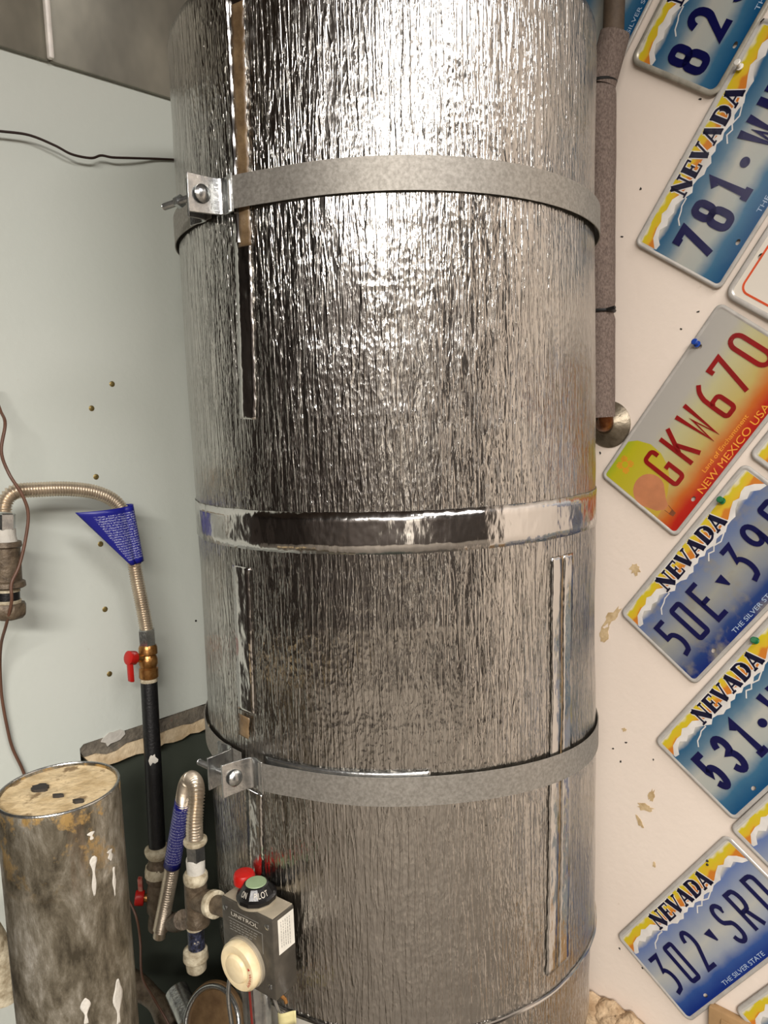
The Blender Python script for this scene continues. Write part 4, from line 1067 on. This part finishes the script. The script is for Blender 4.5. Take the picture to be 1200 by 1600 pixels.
# white paint runs on the post
def run(px, py0, py1, w0, seed):
    rr = random.Random(seed); mb = MB(); n_ = 16
    def Pr(a, b):
        py = py0 + (py1 - py0) * b; d_ = ray(px + (b * 2), py); A = d_.x**2 + d_.y**2; bb = d_.x * bx.x + d_.y * bx.y; k_ = bx.x**2 + bx.y**2 - (rb_ + .0004)**2
        tt = (bb - math.sqrt(max(bb * bb - A * k_, 0))) / A; p = O + d_ * tt; th = math.atan2(p.y - bx.y, p.x - bx.x)
        ww = w0 * (1 + .5 * math.sin(b * 9 + seed)) * (.35 + .65 * (1 - b)) * min(1, b * 8 + .3)
        th += (a - .5) * ww / rb_
        return Vector((bx.x + (rb_ + .0004) * math.cos(th), bx.y + (rb_ + .0004) * math.sin(th), p.z))
    mb.grid(Pr, 4, n_); o = mb.build('paint_run', M['spackle'], c, 60); o.modifiers.new('t', 'SOLIDIFY').thickness = .0006
run(146, 1338, 1400, .006, 1); run(172, 1328, 1345, .008, 2); run(178, 1355, 1400, .005, 3); run(184, 1530, 1600, .012, 4); run(133, 1560, 1600, .008, 5); run(142, 1300, 1312, .006, 6)

# ------------------------------------------------------------------ clutter low down
y_ = .98
o = MB().tube(resample([at_y(276, 1548, 1.0), at_y(318, 1640, .93)], .02), .0165, 20).build('steel_tube', M['zinc']); tag(o, 'dull grey metal tube slanting down below the drip leg', 'tube')
mb = MB(); c0 = at_y(338, 1600, .93)
t = thing('burner_cover', c0 - Z * .06, 'rusty curved metal cover low beside the gas control', 'cover')
vw = Vector((-.45, -.75, .45)).normalized()
MB().lathe(c0, vw, [(0, .050), (.004, .052), (.008, .050), (.010, .043), (.006, .040), (.004, .01)], 40).build('cover_disc', mottled('rusty_cover', (84, 62, 38), (116, 92, 62), 30, .6, .3, .001), t)
rg = []; sx_ = vw.orthogonal().normalized(); sy_ = vw.cross(sx_)
MB().tube([c0 + vw * .009 + (sx_ * math.cos(2 * math.pi * k / 40) + sy_ * math.sin(2 * math.pi * k / 40)) * .045 for k in range(40)], .0035, 10, closed=True).build('cover_ring', M['zinc'], t)
o = MB().tube(smooth_path([at_y(190, 1525, 1.05), at_y(235, 1556, 1.02), at_y(262, 1590, .99), at_y(270, 1640, .97)], 8), [.016 + .002 * math.sin(i * .5) for i in range(25)], 18).build('drain_pipe', M['rust_iron']); tag(o, 'old brown drain pipe in the dark corner behind the post', 'pipe')
cable('cable', [at_y(x, y, d_) for x, y, d_ in ((193, 1391, 1.06), (212, 1430, 1.04), (219, 1470, 1.03), (222, 1525, 1.0), (240, 1560, .97), (262, 1598, .95), (280, 1640, .94))], .0018, M['cable_brown'], 'thin brown cable hanging in the dark corner')
o = MB().box(at_y(228, 1668, .90), Vector((.12, .05, 0)), Vector((-.02, .05, 0)), Z * .05, 0, .002).build('wooden_block', mottled('grey_wood', (120, 106, 84), (146, 130, 104), 40, .8)); tag(o, 'grey wooden block at the bottom of the dark corner', 'block')
# pale pipe elbow left of the bollard
o = MB().tube(smooth_path([on_left(-40, 1430, .16), on_left(-14, 1470, .16), on_left(2, 1505, .16), on_left(6, 1560, .16)], 8), .017, 18).build('white_pipe', M['dope']); tag(o, 'cream pipe just visible left of the concrete post', 'pipe')

# broken plaster and cardboard at lower right
mb = MB(); rr = random.Random(21)
def rock(c, r1, r2, r3, seed, mb):
    bm = bmesh.new(); bmesh.ops.create_icosphere(bm, subdivisions=4, radius=1)
    for v in bm.verts:
        k = 1 + .28 * noise.noise(v.co * 1.6 + Vector((seed, 0, 0))) + .12 * noise.noise(v.co * 5 + Vector((seed, 4, 0)))
        v.co = B * (v.co.x * r1 * k) + N * (v.co.y * r2 * k) + Z * (v.co.z * r3 * k)
    bm.verts.index_update(); mb.add([c + v.co for v in bm.verts], [[v.index for v in f.verts] for f in bm.faces]); bm.free()
pc = on_right(945, 1600, .03)
for i_, (px, py, a_, c_) in enumerate(((925, 1596, .05, .045), (955, 1606, .045, .040), (985, 1622, .035, .040), (905, 1600, .05, .05), (1005, 1650, .03, .03), (940, 1640, .06, .05))):
    rock(on_right(px, py, .022), a_, .024, c_, i_ * 3 + 1, mb)
o = mb.build('broken_plaster', M['plaster'], None, 60); tag(o, 'lumpy broken tan plaster at the foot of the white wall', 'plaster')
cz = on_right(1106, 1572, .016); t = thing('cardboard_box', cz - Z * .2, 'flattened brown cardboard box leaning on the wall below the plates', 'box')
bd = (on_right(1165, 1600, .07) - cz); bd.z = 0; bd.normalize(); bd = B
MB().box(cz + B * .15 + N * .008 - Z * .15, B * .30, N * .014, Z * .30, 0, .003).build('carton', M['cardboard'], t)
MB().box(cz + B * .16 - N * .0005 - Z * .155, B * .28, N * .002, Z * .29, 0, .0008).build('outer_flap', M['cardboard'], t)
